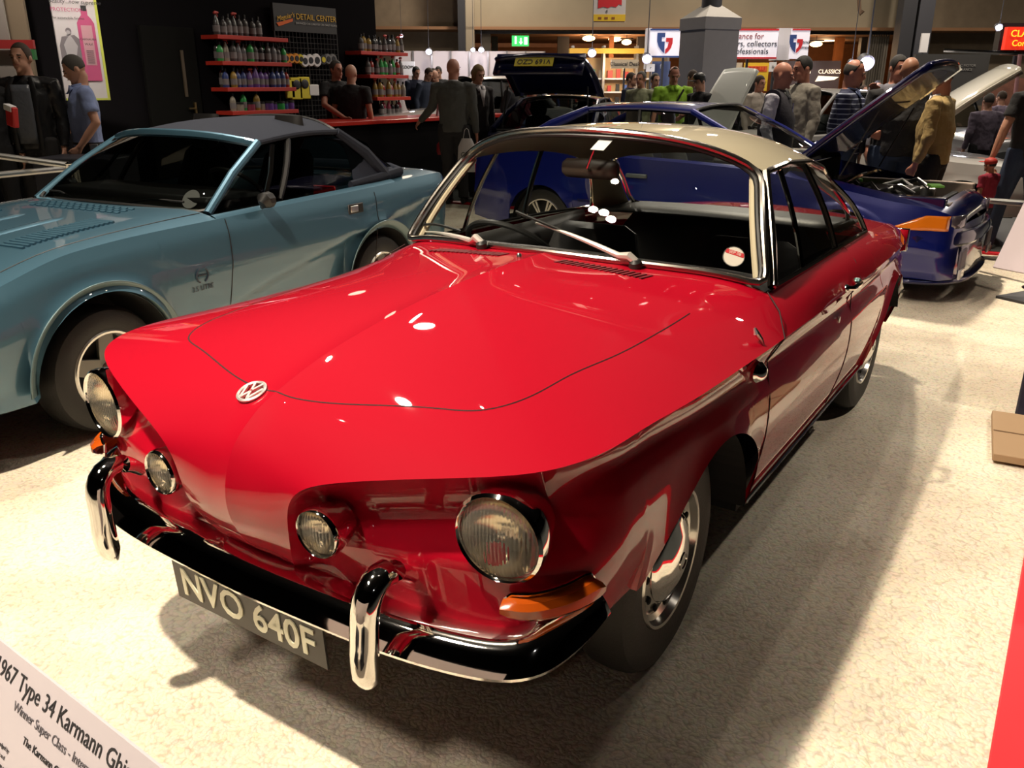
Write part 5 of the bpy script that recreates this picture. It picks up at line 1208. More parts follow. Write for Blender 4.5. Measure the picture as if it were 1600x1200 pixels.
# counter
ct = thing('counter', 'long black counter with a bright red top edge in front of the stand', 'counter', (-6.62, 5.2, 0))
MB().box((-.40, 1.1, .51), (.8, 5.4, 1.02)).obj('counter_body', DKWALL, ct, smooth=False, bevel=.01); MB().box((-.38, 1.1, 1.045), (.86, 5.5, .05)).obj('counter_top', mat('red_counter_top', (.55, .03, .02), .3), ct, smooth=False, bevel=.006)
tag(MB().box((-6.9, 7.6, 1.20), (.03, .30, .34), rz=.2, ry=.2).obj('leaflet_stand', mat('grey_leaflet', (.35, .35, .38), .5)), 'grey leaflet board standing on the far end of the counter', 'leaflet stand')
bx_ = at(130, 225, 7.8); tag(MB().box((bx_.x, bx_.y, .46), (.7, .5, .92), rz=.5).obj('display_plinth', mat('dark_plinth', (.035, .035, .045), .4), bevel=.01), 'dark grey plinth the man in the blue shirt rests his hand on', 'plinth')

# ================================================================ barriers, boards and boxes on the floor
def post(p, h, parent): MB().lathe([(.16, 0), (.16, .012), (.04, .03), (.024, .05), (.024, h), (.03, h+.01), (0, h+.03)], p, n=18).obj('barrier_post', CHROME, parent)
for (a, b, lab) in ((at(-60, 236, 6.4), at(106, 258, 6.6), 'upper chrome crowd barrier rail at the left edge'), (at(-60, 279, 6.0), at(118, 262, 6.9), 'lower chrome crowd barrier rail at the left edge'), (at(1466, 270, 9.3), at(1546, 283, 8.6), 'short chrome barrier rail in front of the white sports car'), (at(1493, 310, 7.6), at(1660, 322, 6.6), 'pale barrier rail crossing at the right edge')):
    m_ = BRUSHED; t = thing('barrier', lab, 'barrier', (a.x, a.y, 0)); MB().tube([(0, 0, a.z), tuple(Vector((b.x-a.x, b.y-a.y, b.z)))], .024, 10).obj('rail', m_, t)
    post((0, 0, 0), a.z, t); post((b.x-a.x, b.y-a.y, 0), b.z, t)
cb = thing('cardboard_sheet', 'flat brown cardboard box lying on the carpet by the right edge', 'cardboard', (1.36, .80, .012), .10)
MB().box((.15, .30, .02), (.33, .58, .035)).obj('carton', mat('cardboard', (.34, .22, .12), .8), cb, bevel=.004); MB().box((.15, .30, .041), (.325, .006, .002)).obj('carton_flap_line', mat('cardboard_dark', (.20, .12, .06), .8), cb)
tag(MB().box((1.60, 2.05, .42), (.44, 1.1, .84)).obj('display_case', mat('midnight_case', (.010, .010, .03), .5), bevel=.01), 'midnight blue box standing at the right edge behind the cardboard', 'box')
bd = thing('info_board', 'pinkish white information board tilted beside the royal blue coupe, right edge', 'board', (1.30, 4.25, 0), -.5)
MB().box((0, 0, .50), (.55, .02, .62), rx=-.45).obj('panel', mat('pink_card', (.72, .62, .66), .6), bd, bevel=.004)
MB().tube([(0, .05, .01), (0, .06, .45)], .02, 8).obj('stand_leg', STEEL, bd); MB().box((0, .05, .01), (.4, .4, .02)).obj('stand_foot', STEEL, bd)

# ================================================================ people
SKIN = mat('skin_light', (.52, .27, .18), .5); SKIN2 = mat('skin_ruddy', (.50, .22, .15), .5); SKIN3 = mat('skin_dark_tan', (.36, .17, .10), .5)
HB = mat('hair_brown', (.045, .025, .014), .7, bump=.4, bscale=300); HK = mat('hair_black', (.012, .010, .009), .6, bump=.4, bscale=300); HG = mat('hair_grey', (.060, .052, .045), .7, bump=.4, bscale=300); HF = mat('hair_fair', (.26, .17, .07), .7, bump=.4, bscale=300)
EYE = mat('eye_dark', (.02, .015, .012), .3)
def cloth(n, c, **k): return mat('cloth_'+n, c, .85, noise=k.pop('noise', .12), nscale=25, bump=.25, bscale=60, **k)
def person(lab, u, v, D, face=0, top=None, legs=None, hair=HB, hairk='short', skin=SKIN, sleeve='long', arms=None, lean=0.0, turn=0.0, nod=0.0, build=1.0, H=None, shoes=None, vest=None, collar=None, feet=None, group=None, jacket=None, hem=.88):
    p = at(u, v, D); H = H or p.z; s = H/1.75
    t = thing('person', lab, 'person', (p.x, p.y, 0), -YAW+math.radians(face), group)
    def V(x, y, z):   # lean bends everything above the hips forward
        z0 = .93; k = max(0, z-z0); a = lean
        return Vector((x, y*1.0-math.sin(a)*k+(0), z0+k*math.cos(a)+(0)) if z > z0 else (x, y, z))*s
    b = build
    hx = Matrix.Rotation(turn, 3, 'Z')@Matrix.Rotation(nod, 3, 'X'); hc = V(0, -.02, 1.605)
    def hd(x, y, z): return hc+hx@(Vector((x, y, z))*s)
    sh = {1: V(.185*b, .01, 1.405), -1: V(-.185*b, .01, 1.405)}
    arms = arms or {}
    J = {}
    for sd in (1, -1):
        e, w = arms.get(sd, ((.235*b, .03, 1.13), (.235*b, -.05, .88)))
        J[sd] = (sh[sd], V(sd*abs(e[0]) if sd*e[0] >= 0 or True and e[0] >= 0 else e[0], e[1], e[2]), V(sd*w[0], w[1], w[2]))
    m = MB()
    # one body: torso, neck, skull, jaw, nose, ears, arms, hands, legs; fused by the remesh below
    m.tube([V(0, .0, .90), V(0, .0, 1.02), V(0, .0, 1.2), V(0, .005, 1.34), V(0, .01, 1.42), V(0, .01, 1.47)], [(.10*s, .145*s*b), (.095*s*b, .135*s*b), (.11*s*b, .155*s*b), (.11*s, .175*s*b), (.085*s, .15*s), (.06*s, .07*s)], 16, upv=(0, 1, 0))
    m.tube([V(0, .01, 1.42), hd(0, .02, -.07), hd(0, .02, 0)], [.064*s, .056*s, .055*s], 12)
    E3 = hx
    m.ell(hd(0, .012, .028), (.074*s, .092*s, .095*s), 18, 12, E3); m.ell(hd(0, -.022, -.045), (.056*s, .066*s, .068*s), 16, 10, E3)
    m.ell(hd(0, -.095, -.012), (.012*s, .019*s, .022*s), 8, 6, E3); m.ell(hd(0, -.083, -.050), (.024*s, .010*s, .010*s), 8, 6, E3); m.ell(hd(0, -.083, .022), (.045*s, .012*s, .010*s), 10, 6, E3); m.ell(hd(0, -.078, -.095), (.022*s, .016*s, .016*s), 8, 6, E3)
    for sd in (1, -1):
        m.ell(hd(sd*.076, .012, -.008), (.010*s, .018*s, .030*s), 8, 6, E3)
        a, e, w = J[sd]; fa = (w-e).normalized()
        m.tube([a+Vector((-sd*.05*s, 0, 0)), a, a*.5+e*.5, e, e*.55+w*.45, w], [.05*s, .052*s, .046*s, .040*s, .037*s, .026*s], 12)
        pd = fa; side_ = pd.cross(Vector((sd, 0, 0.01))).normalized(); nrm = Vector((sd, 0, 0)); nrm = (nrm-pd*nrm.dot(pd)).normalized(); side_ = pd.cross(nrm)
        if side_.y > 0: side_ = -side_
        m.tube([w-pd*.01*s, w+pd*.04*s, w+pd*.085*s], [(.018*s, .028*s), (.017*s, .040*s), (.013*s, .038*s)], 12, upv=nrm)
        for k in range(4):
            o_ = (k-1.5)*.0195*s; L_ = (.070, .080, .076, .060)[k]*s; b0 = w+pd*.08*s+side_*-o_; curl = -nrm*(.012+.004*k)*s
            m.tube([b0, b0+pd*L_*.5+curl*.5, b0+pd*L_*.85+curl*1.9], [.0095*s, .009*s, .0075*s], 7)
        b0 = w+pd*.03*s+side_*.026*s; m.tube([b0, b0+pd*.03*s+side_*.022*s, b0+pd*.065*s+side_*.026*s-nrm*.006*s], [.013*s, .0105*s, .009*s], 7)
        ft = (feet or {}).get(sd, (.10, 0.0)); hip = V(sd*.085*b, 0, .92); kn = Vector((sd*(ft[0]*.5+.045)*s, (ft[1]*.5-.02)*s, .49*s)); an = Vector((sd*ft[0]*s, ft[1]*s, .08*s))
        m.tube([hip+Vector((0, 0, .03)), hip*.5+kn*.5, kn, kn*.6+an*.4, an], [.088*s*b, .072*s*b, .052*s, .052*s, .036*s], 12)
        m.ell((an.x, an.y-.06*s, .045*s), (.042*s, .115*s, .040*s), 12, 8)
        J[sd] = J[sd]+(hip, kn, an)
    o = m.obj('body', skin, t)
    q = o.modifiers.new('fuse', 'REMESH'); q.mode = 'VOXEL'; q.voxel_size = .0105*s; q.use_smooth_shade = True
    q = o.modifiers.new('soften', 'SMOOTH'); q.factor = .5; q.iterations = 2
    for sd in (1, -1):
        MB().ell(hd(sd*.031, -.082, .004), (.011*s, .006*s, .006*s), 8, 6, E3).obj('eye', EYE, t)
        MB().tube([hd(sd*.016, -.090, .026), hd(sd*.048, -.080, .024)], .0045*s, 6).obj('eyebrow', hair or HG, t)
    MB().tube([hd(-.022, -.094, -.050), hd(0, -.0965, -.052), hd(.022, -.094, -.050)], .0035*s, 6).obj('mouth', mat('lips', (.28, .08, .06), .5), t)
    if hair and hairk != 'bald':
        hr = MB(); P = []
        for i in range(12):
            th = i/11; row = []
            for j in range(30):
                ph = 2*PI*j/30; fr = -math.cos(ph)      # +1 at the back of the head, -1 over the face
                if hairk == 'horseshoe': lo = .20+.48*max(0, min(1, (fr+.6)/.5)); a = PI*(.36*max(0, min(1, (fr+.75)/.3))+(lo-.36*max(0, min(1, (fr+.75)/.3)))*th)
                else:
                    side = max(0, min(1, (fr+.80)/.45)); lo = (.37 if hairk == 'fringe' else .315)+.33*side
                    if hairk in ('bob', 'long'): lo = .37+.34*side
                    a = PI*lo*th
                X, Y, Z = .0765*math.sin(a)*math.sin(ph), .0945*math.sin(a)*fr, .0985*math.cos(a)
                if hairk in ('bob', 'long') and fr > -.55 and th > .7: Z -= (.06 if hairk == 'bob' else .20)*(th-.7)/.3; X *= 1.12
                row.append(hd(X, Y+.013, Z+.029))
            P.append(row)
        hr.grid(P, cv=True); hr.obj('hair', hair, t, thick=.012*s)
    if hairk == 'cap':
        pass
    # clothes
    T = top or cloth('dark', (.02, .02, .022))
    def torso(mm, extra=1.0, z0=hem, mname='shirt'):
        mm.tube([V(0, 0, z0), V(0, 0, z0+.06), V(0, 0, 1.05), V(0, 0, 1.2), V(0, .005, 1.32), V(0, .01, 1.41), V(0, .012, 1.455), V(0, .012, 1.475)],
                [(.125*s*extra*b, .172*s*b*extra), (.128*s*extra*b, .172*s*b*extra), (.125*s*extra*b, .165*s*b*extra), (.132*s*extra*b, .175*s*b*extra), (.125*s*extra, .19*s*b*extra), (.10*s*extra, .175*s*b*extra), (.078*s, .115*s), (.066*s, .074*s)], 20, upv=(0, 1, 0))
    g = MB(); torso(g)
    if sleeve:
        for sd in (1, -1):
            a, e, w = J[sd][:3]; end = {'long': 1.0, 'short': .0, 'half': .25}[sleeve]
            if sleeve == 'short': pts = [a+Vector((-sd*.06*s, 0, .0)), a+Vector((sd*.005, 0, 0)), a*.6+e*.4, a*.35+e*.65]; rr = [.062*s, .070*s, .064*s, .066*s]
            else: pts = [a+Vector((-sd*.06*s, 0, .0)), a+Vector((sd*.005, 0, 0)), a*.5+e*.5, e, e*.5+w*.5, e*.06+w*.94]; rr = [.062*s, .071*s, .062*s, .056*s, .048*s, .040*s]
            g.tube(pts, rr, 14)
    o = g.obj('shirt' if sleeve else 'body_warmer', T, t)
    q = o.modifiers.new('fuse', 'REMESH'); q.mode = 'VOXEL'; q.voxel_size = .013*s; q.use_smooth_shade = True
    if not lean and build > 0:
        tx = bpy.data.textures.get('folds') or bpy.data.textures.new('folds', 'CLOUDS'); tx.noise_scale = .09
        q = o.modifiers.new('folds', 'DISPLACE'); q.texture = tx; q.strength = .022; q.mid_level = .5
    if vest:
        g = MB(); torso(g, 1.09, .86); o = g.obj('body_warmer', vest, t); MB().tube([V(0, -.145, .88), V(0, -.150, 1.1), V(0, -.142, 1.36)], .006*s, 6).obj('zip', BRUSHED, t)
        g2 = MB()
        for sd in (1, -1): g2.tube([J[sd][0]+Vector((-sd*.07*s, 0, .01)), J[sd][0]+Vector((-sd*.0, 0, 0))], [.072*s, .080*s], 14)
        g2.obj('vest_shoulder', vest, t)
    if jacket:
        g = MB()
        for sd in (1, -1):
            P = []
            for z in np.linspace(.80, 1.42, 9):
                w_ = .185*b+.0*z; row = []
                for a in np.linspace(.28, 1.0, 9):
                    ang = PI*a; rx = (.195 if z < 1.3 else .19-(z-1.3)*.25)*b; ry = .150*b
                    row.append(V(sd*rx*math.sin(ang), -ry*math.cos(ang)*-1*-1 if False else -ry*math.cos(PI*(1-a))*-1, z))
                P.append(row)
            g.grid(P)
        g.obj('jacket', jacket, t, thick=.012*s)
        g = MB()
        for sd in (1, -1):
            a, e, w = J[sd][:3]; g.tube([a+Vector((-sd*.06*s, 0, .0)), a+Vector((sd*.01, 0, 0)), a*.5+e*.5, e, e*.5+w*.5, w], [.068*s, .080*s, .070*s, .064*s, .056*s, .048*s], 14)
        g.obj('jacket_sleeve', jacket, t)
    if collar:
        MB().lathe([(.060*s, -.01*s), (.066*s, .02*s), (.060*s, .04*s)], V(0, .0, 1.45), (0, -.25, 1), 18).obj('collar', collar, t, thick=.006*s)
        for sd in (1, -1): MB().add([V(0, -.105, 1.40), V(sd*.02, -.085, 1.475), V(sd*.075, -.065, 1.455), V(sd*.06, -.115, 1.40)], [(0, 1, 2, 3)]).obj('collar_point', collar, t, thick=.006*s)
    g = MB(); LG = legs or cloth('dark_trouser', (.018, .018, .022))
    for sd in (1, -1):
        hip, kn, an = J[sd][3:]
        g.tube([hip+Vector((0, 0, .05*s)), hip+Vector((0, 0, -.05*s)), hip*.5+kn*.5, kn, kn*.5+an*.5, an+Vector((0, 0, .0))], [.10*s*b, .105*s*b, .090*s*b, .072*s, .068*s, .066*s], 14)
    g.tube([V(0, 0, .84), V(0, 0, .93), V(0, 0, 1.0)], [(.115*s*b, .165*s*b), (.12*s*b, .168*s*b), (.11*s*b, .155*s*b)], 16, upv=(0, 1, 0))
    o = g.obj('trousers', LG, t); q = o.modifiers.new('fuse', 'REMESH'); q.mode = 'VOXEL'; q.voxel_size = .016*s; q.use_smooth_shade = True
    for sd in (1, -1):
        an = J[sd][5]; MB().tube([(an.x, an.y+.05*s, .045*s), (an.x, an.y, .055*s), (an.x, an.y-.10*s, .042*s), (an.x, an.y-.18*s, .03*s)], [(.04*s, .03*s), (.055*s, .045*s), (.042*s, .05*s), (.022*s, .035*s)], 12, upv=(0, 0, 1)).obj('shoe', shoes or BLACK, t)
    t['_j'] = 0; del t['_j']
    return t, V, hd, J, s
K = cloth('black', (.012, .012, .014)); NV = cloth('navy', (.012, .016, .04)); GY = cloth('grey_wool', (.10, .105, .10)); JEAN = cloth('denim', (.02, .035, .075)); DT = cloth('charcoal', (.03, .03, .033))
WSH = cloth('white_shirt', (.62, .60, .62)); LB = cloth('light_blue', (.22, .28, .50)); LIME = cloth('lime', (.30, .56, .04)); KHA = cloth('khaki', (.26, .27, .17)); TAN = cloth('tan_wool', (.40, .28, .11)); OATM = cloth('oatmeal', (.30, .28, .24)); MAR = cloth('crimson', (.28, .015, .04)); LEATH = mat('black_leather', (.012, .012, .013), .4, bump=.3, bscale=30)
# left
T_, V, hd, J, s = person('young man in an open black leather jacket over a shiny grey tee, far left', 30, 66, 8.2, 6, LEATH, cloth('black_jean', (.02, .018, .018)), HB, H=1.90, turn=-.1)
TEE = mat('shiny_grey_tee', (.11, .12, .14), .35, bump=.5, bscale=25)
MB().grid([[V(x*(1-.25*abs(q-.5)), -.150+.9*x*x-.012*math.sin(PI*q), .93+.47*q) for q in np.linspace(0, 1, 9)] for x in np.linspace(-.085, .085, 7)]).obj('tee_shirt_front', TEE, T_, thick=.006)
for sd in (1, -1): MB().tube([V(sd*.10, -.148, .88), V(sd*.10, -.155, 1.15), V(sd*.105, -.14, 1.36), V(sd*.07, -.09, 1.46)], [(.006, .022)]*4, 8, upv=(0, -1, 0)).obj('jacket_lapel', LEATH, T_)
T_, V, hd, J, s = person('man in a light blue short-sleeved shirt looking down, left of the convertible', 118, 97, 8.3, -58, LB, K, HG, sleeve='short', nod=.45, arms={1: ((.26, .06, 1.16), (.22, -.10, .95)), -1: ((.24, -.06, 1.16), (.22, -.22, .98))}, collar=LB, H=1.80)
MB().tube([V(0, .0, .965), V(0, .0, .985)], [(.130*s, .172*s), (.130*s, .172*s)], 18, upv=(0, 1, 0)).obj('belt', BLACK, T_)
MB().box(V(.18, .02, .93), (.03, .07*s, .09*s)).obj('belt_pouch', mat('silver_phone', (.4, .4, .42), .3, .8), T_, bevel=.006)
person('person in black half cut off by the left edge, holding a red and white bag', -42, 88, 8.0, 30, K, K, HK, H=1.8)
t = thing('carrier_bag', 'small red and white bag held at the far left edge', 'bag', at(19, 182, 7.6)); MB().box((0, 0, 0), (.12, .05, .17), ry=.2).obj('bag_red', mat('bag_red', (.6, .03, .03), .5), t, bevel=.01); MB().box((.0, -.005, .07), (.11, .055, .05), ry=.2).obj('bag_band', WHITE, t, bevel=.005)
# behind the counter
T_, V, hd, J, s = person('stallholder in a black polo shirt reaching his bare arm down to the counter', 523, 88, 12.6, 48, K, K, HG, 'short', SKIN2, 'short', arms={1: ((.26, 0, 1.16), (.24, -.06, .92)), -1: ((.33, -.16, 1.18), (.22, -.42, 1.02))}, H=1.86)
person('bald man in black seen from behind, right of the stallholder', 547, 98, 12.4, 165, K, K, None, 'bald', SKIN, 'short', build=1.12, H=1.80)
T_, V, hd, J, s = person('bald man in a grey jumper seen from behind, hand on the counter', 708, 94, 11.6, 172, GY, DT, None, 'bald', SKIN2, turn=-.35, arms={1: ((.30, -.10, 1.16), (.50, -.26, .99)), -1: ((.25, .03, 1.12), (.27, -.03, .86))}, build=1.12, H=1.86)
MB().lathe([(.060, 0), (.066, .03), (.062, .05)], V(0, .012, 1.44), (0, 0, 1), 18).obj('shirt_collar', WSH, T_, thick=.006)
def bag(lab, u, v, D, h, w, m_, mk=None):
    p = at(u, v, D); t = thing('carrier_bag', lab, 'bag', (p.x, p.y, p.z-h), -YAW)
    MB().tube([(0, 0, 0), (0, 0, h*.2), (0, 0, h*.6), (0, 0, h*.8)], [(.03, w*.42), (.05, w*.5), (.05, w*.46), (.02, w*.26)], 16, upv=(0, 1, 0)).obj('sack', m_, t)
    MB().tube([(-w*.2, 0, h*.75), (-w*.1, 0, h), (0, 0, h*1.04), (w*.1, 0, h), (w*.2, 0, h*.75)], [(.004, .02)]*5, 6).obj('bag_handle', m_, t)
    if mk: text(mk, h*.16, INK, 'bag_lettering', t, (0, -.055, h*.42), (PI/2, 0, 0), .001); MB().box((0, -.052, h*.30), (w*.4, .006, h*.06)).obj('bag_print', REDINK, t)
bag('white carrier bag with a printed mark in the hand of the man in grey', 729, 203, 11.2, .52, .24, mat('white_plastic_bag', (.62, .60, .60), .4), 'CLA')
bag('white plastic bag carried behind the woman in the dark cardigan', 772, 190, 12.6, .36, .18, mat('white_plastic_bag', (.62, .60, .60), .4))
bag('small red bag on the floor in front of the counter', 692, 215, 11.8, .22, .18, mat('bag_dark_red', (.30, .01, .02), .5))
T_, V, hd, J, s = person('woman with a fair bob in a dark cardigan and white blouse by the counter', 746, 109, 12.3, 35, cloth('dark_cardigan', (.028, .024, .026)), K, HF, 'bob', SKIN, collar=WSH, build=.95, nod=.25, H=1.80)
MB().add([V(-.045, -.128, 1.41), V(.045, -.128, 1.41), V(.0, -.152, 1.20)], [(0, 1, 2)]).obj('blouse_front', WSH, T_, thick=.008)
# huddle behind the white saloon
for (lab, u, v, D, f, tp, hr, hk, nd) in [('man in navy at the left end of the huddle behind the white saloon', 649, 102, 20.5, 40, NV, HK, 'short', .3), ('man in dark blue with brown hair bending in the huddle behind the white saloon', 661, 103, 19.6, 50, cloth('slate', (.03, .04, .07)), HB, 'short', .5), ('brown-haired man facing us in the middle of the huddle', 666+10, 104, 20.3, 10, NV, HB, 'short', .4), ('dark-haired man at the back of the huddle', 685, 102, 21.5, -10, K, HK, 'short', .2), ('bald man stooping at the right end of the huddle', 684, 107, 19.8, -20, NV, None, 'bald', .6), ('person in black with dark hair behind the woman in the cardigan', 741, 105, 20.5, 60, K, HK, 'short', .2), ('person in black leaning over at the left of the raised navy tailgate', 793, 110, 15.5, 70, K, HK, 'short', .8)]:
    person(lab, u, v, D, f, tp, None, hr, hk, nod=nd, lean=.2 if nd > .3 else 0)
T_, V, hd, J, s = person('person in crimson leaning beside the rear of the white saloon', 800, 124, 14.3, 80, MAR, K, HB, 'short', lean=.5, arms={1: ((.25, -.2, 1.2), (.22, -.42, 1.05)), -1: ((.25, -.2, 1.2), (.22, -.42, 1.05))})
# middle distance
T_, V, hd, J, s = person('balding man in a lime green polo shirt with a black strap across his chest', 1054, 103, 13.2, 0, LIME, K, HB, 'horseshoe', SKIN2, 'short', nod=.35, build=1.15, collar=LIME, arms={1: ((.27, -.02, 1.15), (.10, -.26, 1.06)), -1: ((.27, -.02, 1.15), (.10, -.26, 1.06))}, H=1.80)
MB().tube([V(.13, -.12, 1.42), V(.05, -.160, 1.28), V(-.06, -.168, 1.14), V(-.15, -.15, 1.02)], [(.004, .016)]*4, 6, upv=(0, -1, 0)).obj('shoulder_strap', BLACK, T_)
person('man in a sage green tee shirt walking left of the lime polo shirt', 1003, 109, 14.2, -35, KHA, DT, HG, 'short', SKIN2, 'short', build=1.05)
person('brown-haired person in dark clothes between the bookstall and the sage tee', 986, 111, 15.8, 60, NV, K, HB)
person('dark-haired man in a dark jacket and pale shirt behind the lime polo shirt', 1024, 112, 15.0, 20, K, K, HK, collar=WSH)
person('man in dark brown behind the raised white bonnet, right of the lime polo shirt', 1082, 107, 14.5, 30, cloth('dark_brown', (.04, .025, .02)), K, HB, nod=.3)
T_, V, hd, J, s = person('man in black with a black cap beside the raised white bonnet', 1096, 112, 12.8, -60, K, K, HK, nod=.3)
MB().ell(hd(0, .01, .075), (.085*s, .10*s, .062*s), 16, 8).ell(hd(0, -.12, .055), (.06*s, .06*s, .01*s), 12, 6).obj('cap', BLACK, T_)
person('dark-haired person in a cream top in front of the yellow tyre stall', 1187, 119, 13.5, 30, cloth('cream_top', (.50, .44, .38)), K, HB, 'fringe', SKIN2, H=1.68)
person('person in dark clothes passing behind the yellow tyre stall board', 1152, 116, 16, 0, cloth('plum', (.05, .03, .05)), K, HB, H=1.7)
person('woman with long dark hair turned away beside the yellow tyre stall', 1176, 121, 15, 120, K, K, HK, 'long', H=1.68)
# right
T_, V, hd, J, s = person('bald man in a dark body warmer over a pale checked shirt', 1222, 101, 8.7, 62, cloth('pale_check', (.46, .46, .54)), K, None, 'bald', SKIN2, 'long', nod=.15, build=1.22, vest=cloth('navy_fleece', (.014, .013, .022)), collar=GY, H=1.76)
T_, V, hd, J, s = person('tall dark-haired man in a baggy oatmeal top with a neck strap', 1258, 92, 9.4, -75, OATM, DT, HK, 'short', SKIN2, build=1.0, hem=.80, H=1.84, nod=.1)
MB().lathe([(.066*s, 0), (.075*s, .012*s), (.066*s, .02*s)], V(0, .0, 1.45), (0, .1, 1), 18).obj('neck_strap', BLACK, T_)
STR = bpy.data.materials.new('striped_jumper'); STR.use_nodes = True
def stripes():
    t = STR.node_tree; b = t.nodes['Principled BSDF']; tc = t.nodes.new('ShaderNodeTexCoord'); w = t.nodes.new('ShaderNodeTexWave'); w.bands_direction = 'Z'; w.inputs['Scale'].default_value = 7.0; w.inputs['Distortion'].default_value = 1.2; w.inputs['Detail Scale'].default_value = .6
    r = t.nodes.new('ShaderNodeValToRGB'); r.color_ramp.elements[0].color = (.012, .016, .05, 1); r.color_ramp.elements[0].position = .86; r.color_ramp.elements[1].color = (.28, .32, .42, 1); r.color_ramp.elements[1].position = .93
    t.links.new(tc.outputs['Object'], w.inputs['Vector']); t.links.new(w.outputs['Fac'], r.inputs[0]); t.links.new(r.outputs[0], b.inputs['Base Color']); b.inputs['Roughness'].default_value = .9
stripes()
T_, V, hd, J, s = person('balding man in a navy jumper with thin pale stripes, hand raised to his mouth', 1333, 103, 8.5, 60, STR, JEAN, HG, 'horseshoe', SKIN2, build=1.22, nod=.25, arms={1: ((.25, -.22, 1.18), (.10, -.20, 1.42)), -1: ((.26, -.02, 1.14), (.12, -.26, 1.08))}, collar=LB, H=1.78)
person('dark-haired man facing us behind the raised blue bonnet', 1404, 96, 9.0, 8, cloth('grey_tee', (.20, .20, .24)), K, HK, 'fringe', SKIN2, H=1.84)
person('broad bald tanned man in black seen from behind under the raised blue bonnet', 1424, 96, 8.3, 160, K, JEAN, None, 'bald', SKIN3, build=1.38, H=1.80)
T_, V, hd, J, s = person('man in a tan jumper with a white collar right of the black fleece', 1477, 108, 8.0, -130, TAN, K, HB, 'short', SKIN2, build=1.22, nod=.3, collar=WSH, H=1.72)
for (lab, u, v, D, f, tp, hr) in [('small distant person with dark hair left of the ribbed shutter', 1372, 124, 17, 0, K, HK), ('distant person in plum behind the white bonnet strut', 1350, 131, 18, 20, cloth('plum', (.05, .03, .05)), HB), ('grey-haired person low behind the silver windscreen', 1548, 143, 11.5, 180, cloth('mauve', (.16, .13, .18)), HG), ('person in lilac at the right-hand stall', 1568, 140, 14, 200, cloth('lilac', (.25, .2, .28)), HB)]:
    person(lab, u, v, D, f, tp, None, hr)
T_, V, hd, J, s = person('small child in a crimson tee and red cap holding an adult hand', 1551, 246, 8.0, -150, MAR, NV, HK, 'short', SKIN3, 'short', H=.92, build=1.05, arms={-1: ((.22, -.02, 1.2), (.30, -.08, 1.38))})
MB().ell(hd(0, .005, .06), (.095*s, .11*s, .075*s), 16, 8).ell(hd(0, -.14, .05), (.07*s, .07*s, .012*s), 12, 6).obj('cap', mat('red_cap', (.45, .03, .02), .6), T_)
person('adult in dark jeans at the right edge, holding the child by the hand', 1632, 100, 8.1, -170, K, JEAN, HK, 'short', SKIN, 'short', H=1.78, arms={1: ((.27, 0, 1.15), (.30, -.05, .90)), -1: ((.27, 0, 1.15), (.30, -.05, .90))}, shoes=mat('grey_trainer', (.25, .25, .22), .6), feet={1: (.12, -.15), -1: (.16, .15)})

# ================================================================ farther cars
WCAR = mat('white_car_paint', (.58, .56, .54), .4, coat=1.0); SILV = mat('silver_car_paint', (.30, .30, .31), .3, .7, coat=1.0); BBL = mat('bright_blue_paint', (.02, .13, .45), .35, coat=1.0)
def heading(sx_, dx): return math.atan2(0, 1)
def saloon(lab, u, D, yaw_deg, paint, kind=0, roofh=1.38, scale=1.0):
    p = at(u, 129, D); c_ = thing('saloon' if kind == 0 else 'sports_car', lab, 'car', (p.x, p.y, 0), -YAW+math.radians(yaw_deg))
    shell(c_, paint, [(-.72, .60, .62, .64), (-.66, .68, .72, .76), (0, .72, .80, .86), (.6, .735, .86, .92), (2.0, .74, .90, .95), (2.9, .70, .90, .94), (3.05, .64, .84, .88)],
        [(0, .30, .34, .34), (2.4, .30, .34, .34)], .62, 2.6, ([-.72, 0, 2.4, 3.05], [.30, .26, .26, .32]), ([-.72, -.6, 2.9, 3.05], [.62, .74, .74, .64]), ([0, .2, .5, .8, 1], [0, .03, .045, .03, 0]), lip=.015, p=4)
    if kind == 0:
        greenhouse(c_, (.64, .70, .93), (.55, 1.15, roofh-.06), (.55, 2.15, roofh-.07), (.62, 2.60, .95), (0, .60, .94), (0, 1.08, roofh), (0, 2.22, roofh-.01), (0, 2.68, .96), (.02, .02), DGLASS, paint, paint, B=.5, railm=CHROME)
    for sx in (1, -1):
        for yc in (0, 2.4): wheel(c_, (sx*.645, yc, .30), sx, R_=.30, rim=.18)
        MB().lathe([(.075, .02), (.085, 0), (.07, -.02), (0, -.03)], (sx*.52, -.70, .64), (0, 1, 0), 20).obj('headlamp', CHROME, c_); MB().box((sx*.52, 3.08, .68), (.16, .03, .12)).obj('tail_lamp', REDLENS, c_, bevel=.01)
    MB().box((0, -.78, .42), (1.4, .08, .10)).obj('front_bumper', CHROME, c_, bevel=.03); MB().box((0, 3.12, .44), (1.4, .08, .10)).obj('rear_bumper', CHROME, c_, bevel=.03)
    interior(c_, .62, .7, 2.6, .5, VINYL, hr=False)
    return c_
c1_ = saloon('white classic saloon parked beyond the man in the grey jumper', 628, 15.6, -70, WCAR, roofh=1.44)
c1_.location.z = .20
vp = c1_.location+Matrix.Rotation(c1_.rotation_euler.z, 3, 'Z')@Vector((0, 1.2, 0))
tag(MB().box((vp.x, vp.y, .095), (2.1, 4.4, .19), rz=c1_.rotation_euler.z).obj('display_platform', mat('grey_platform', (.12, .11, .11), .7)), 'low grey display platform carrying the white classic saloon', 'platform')
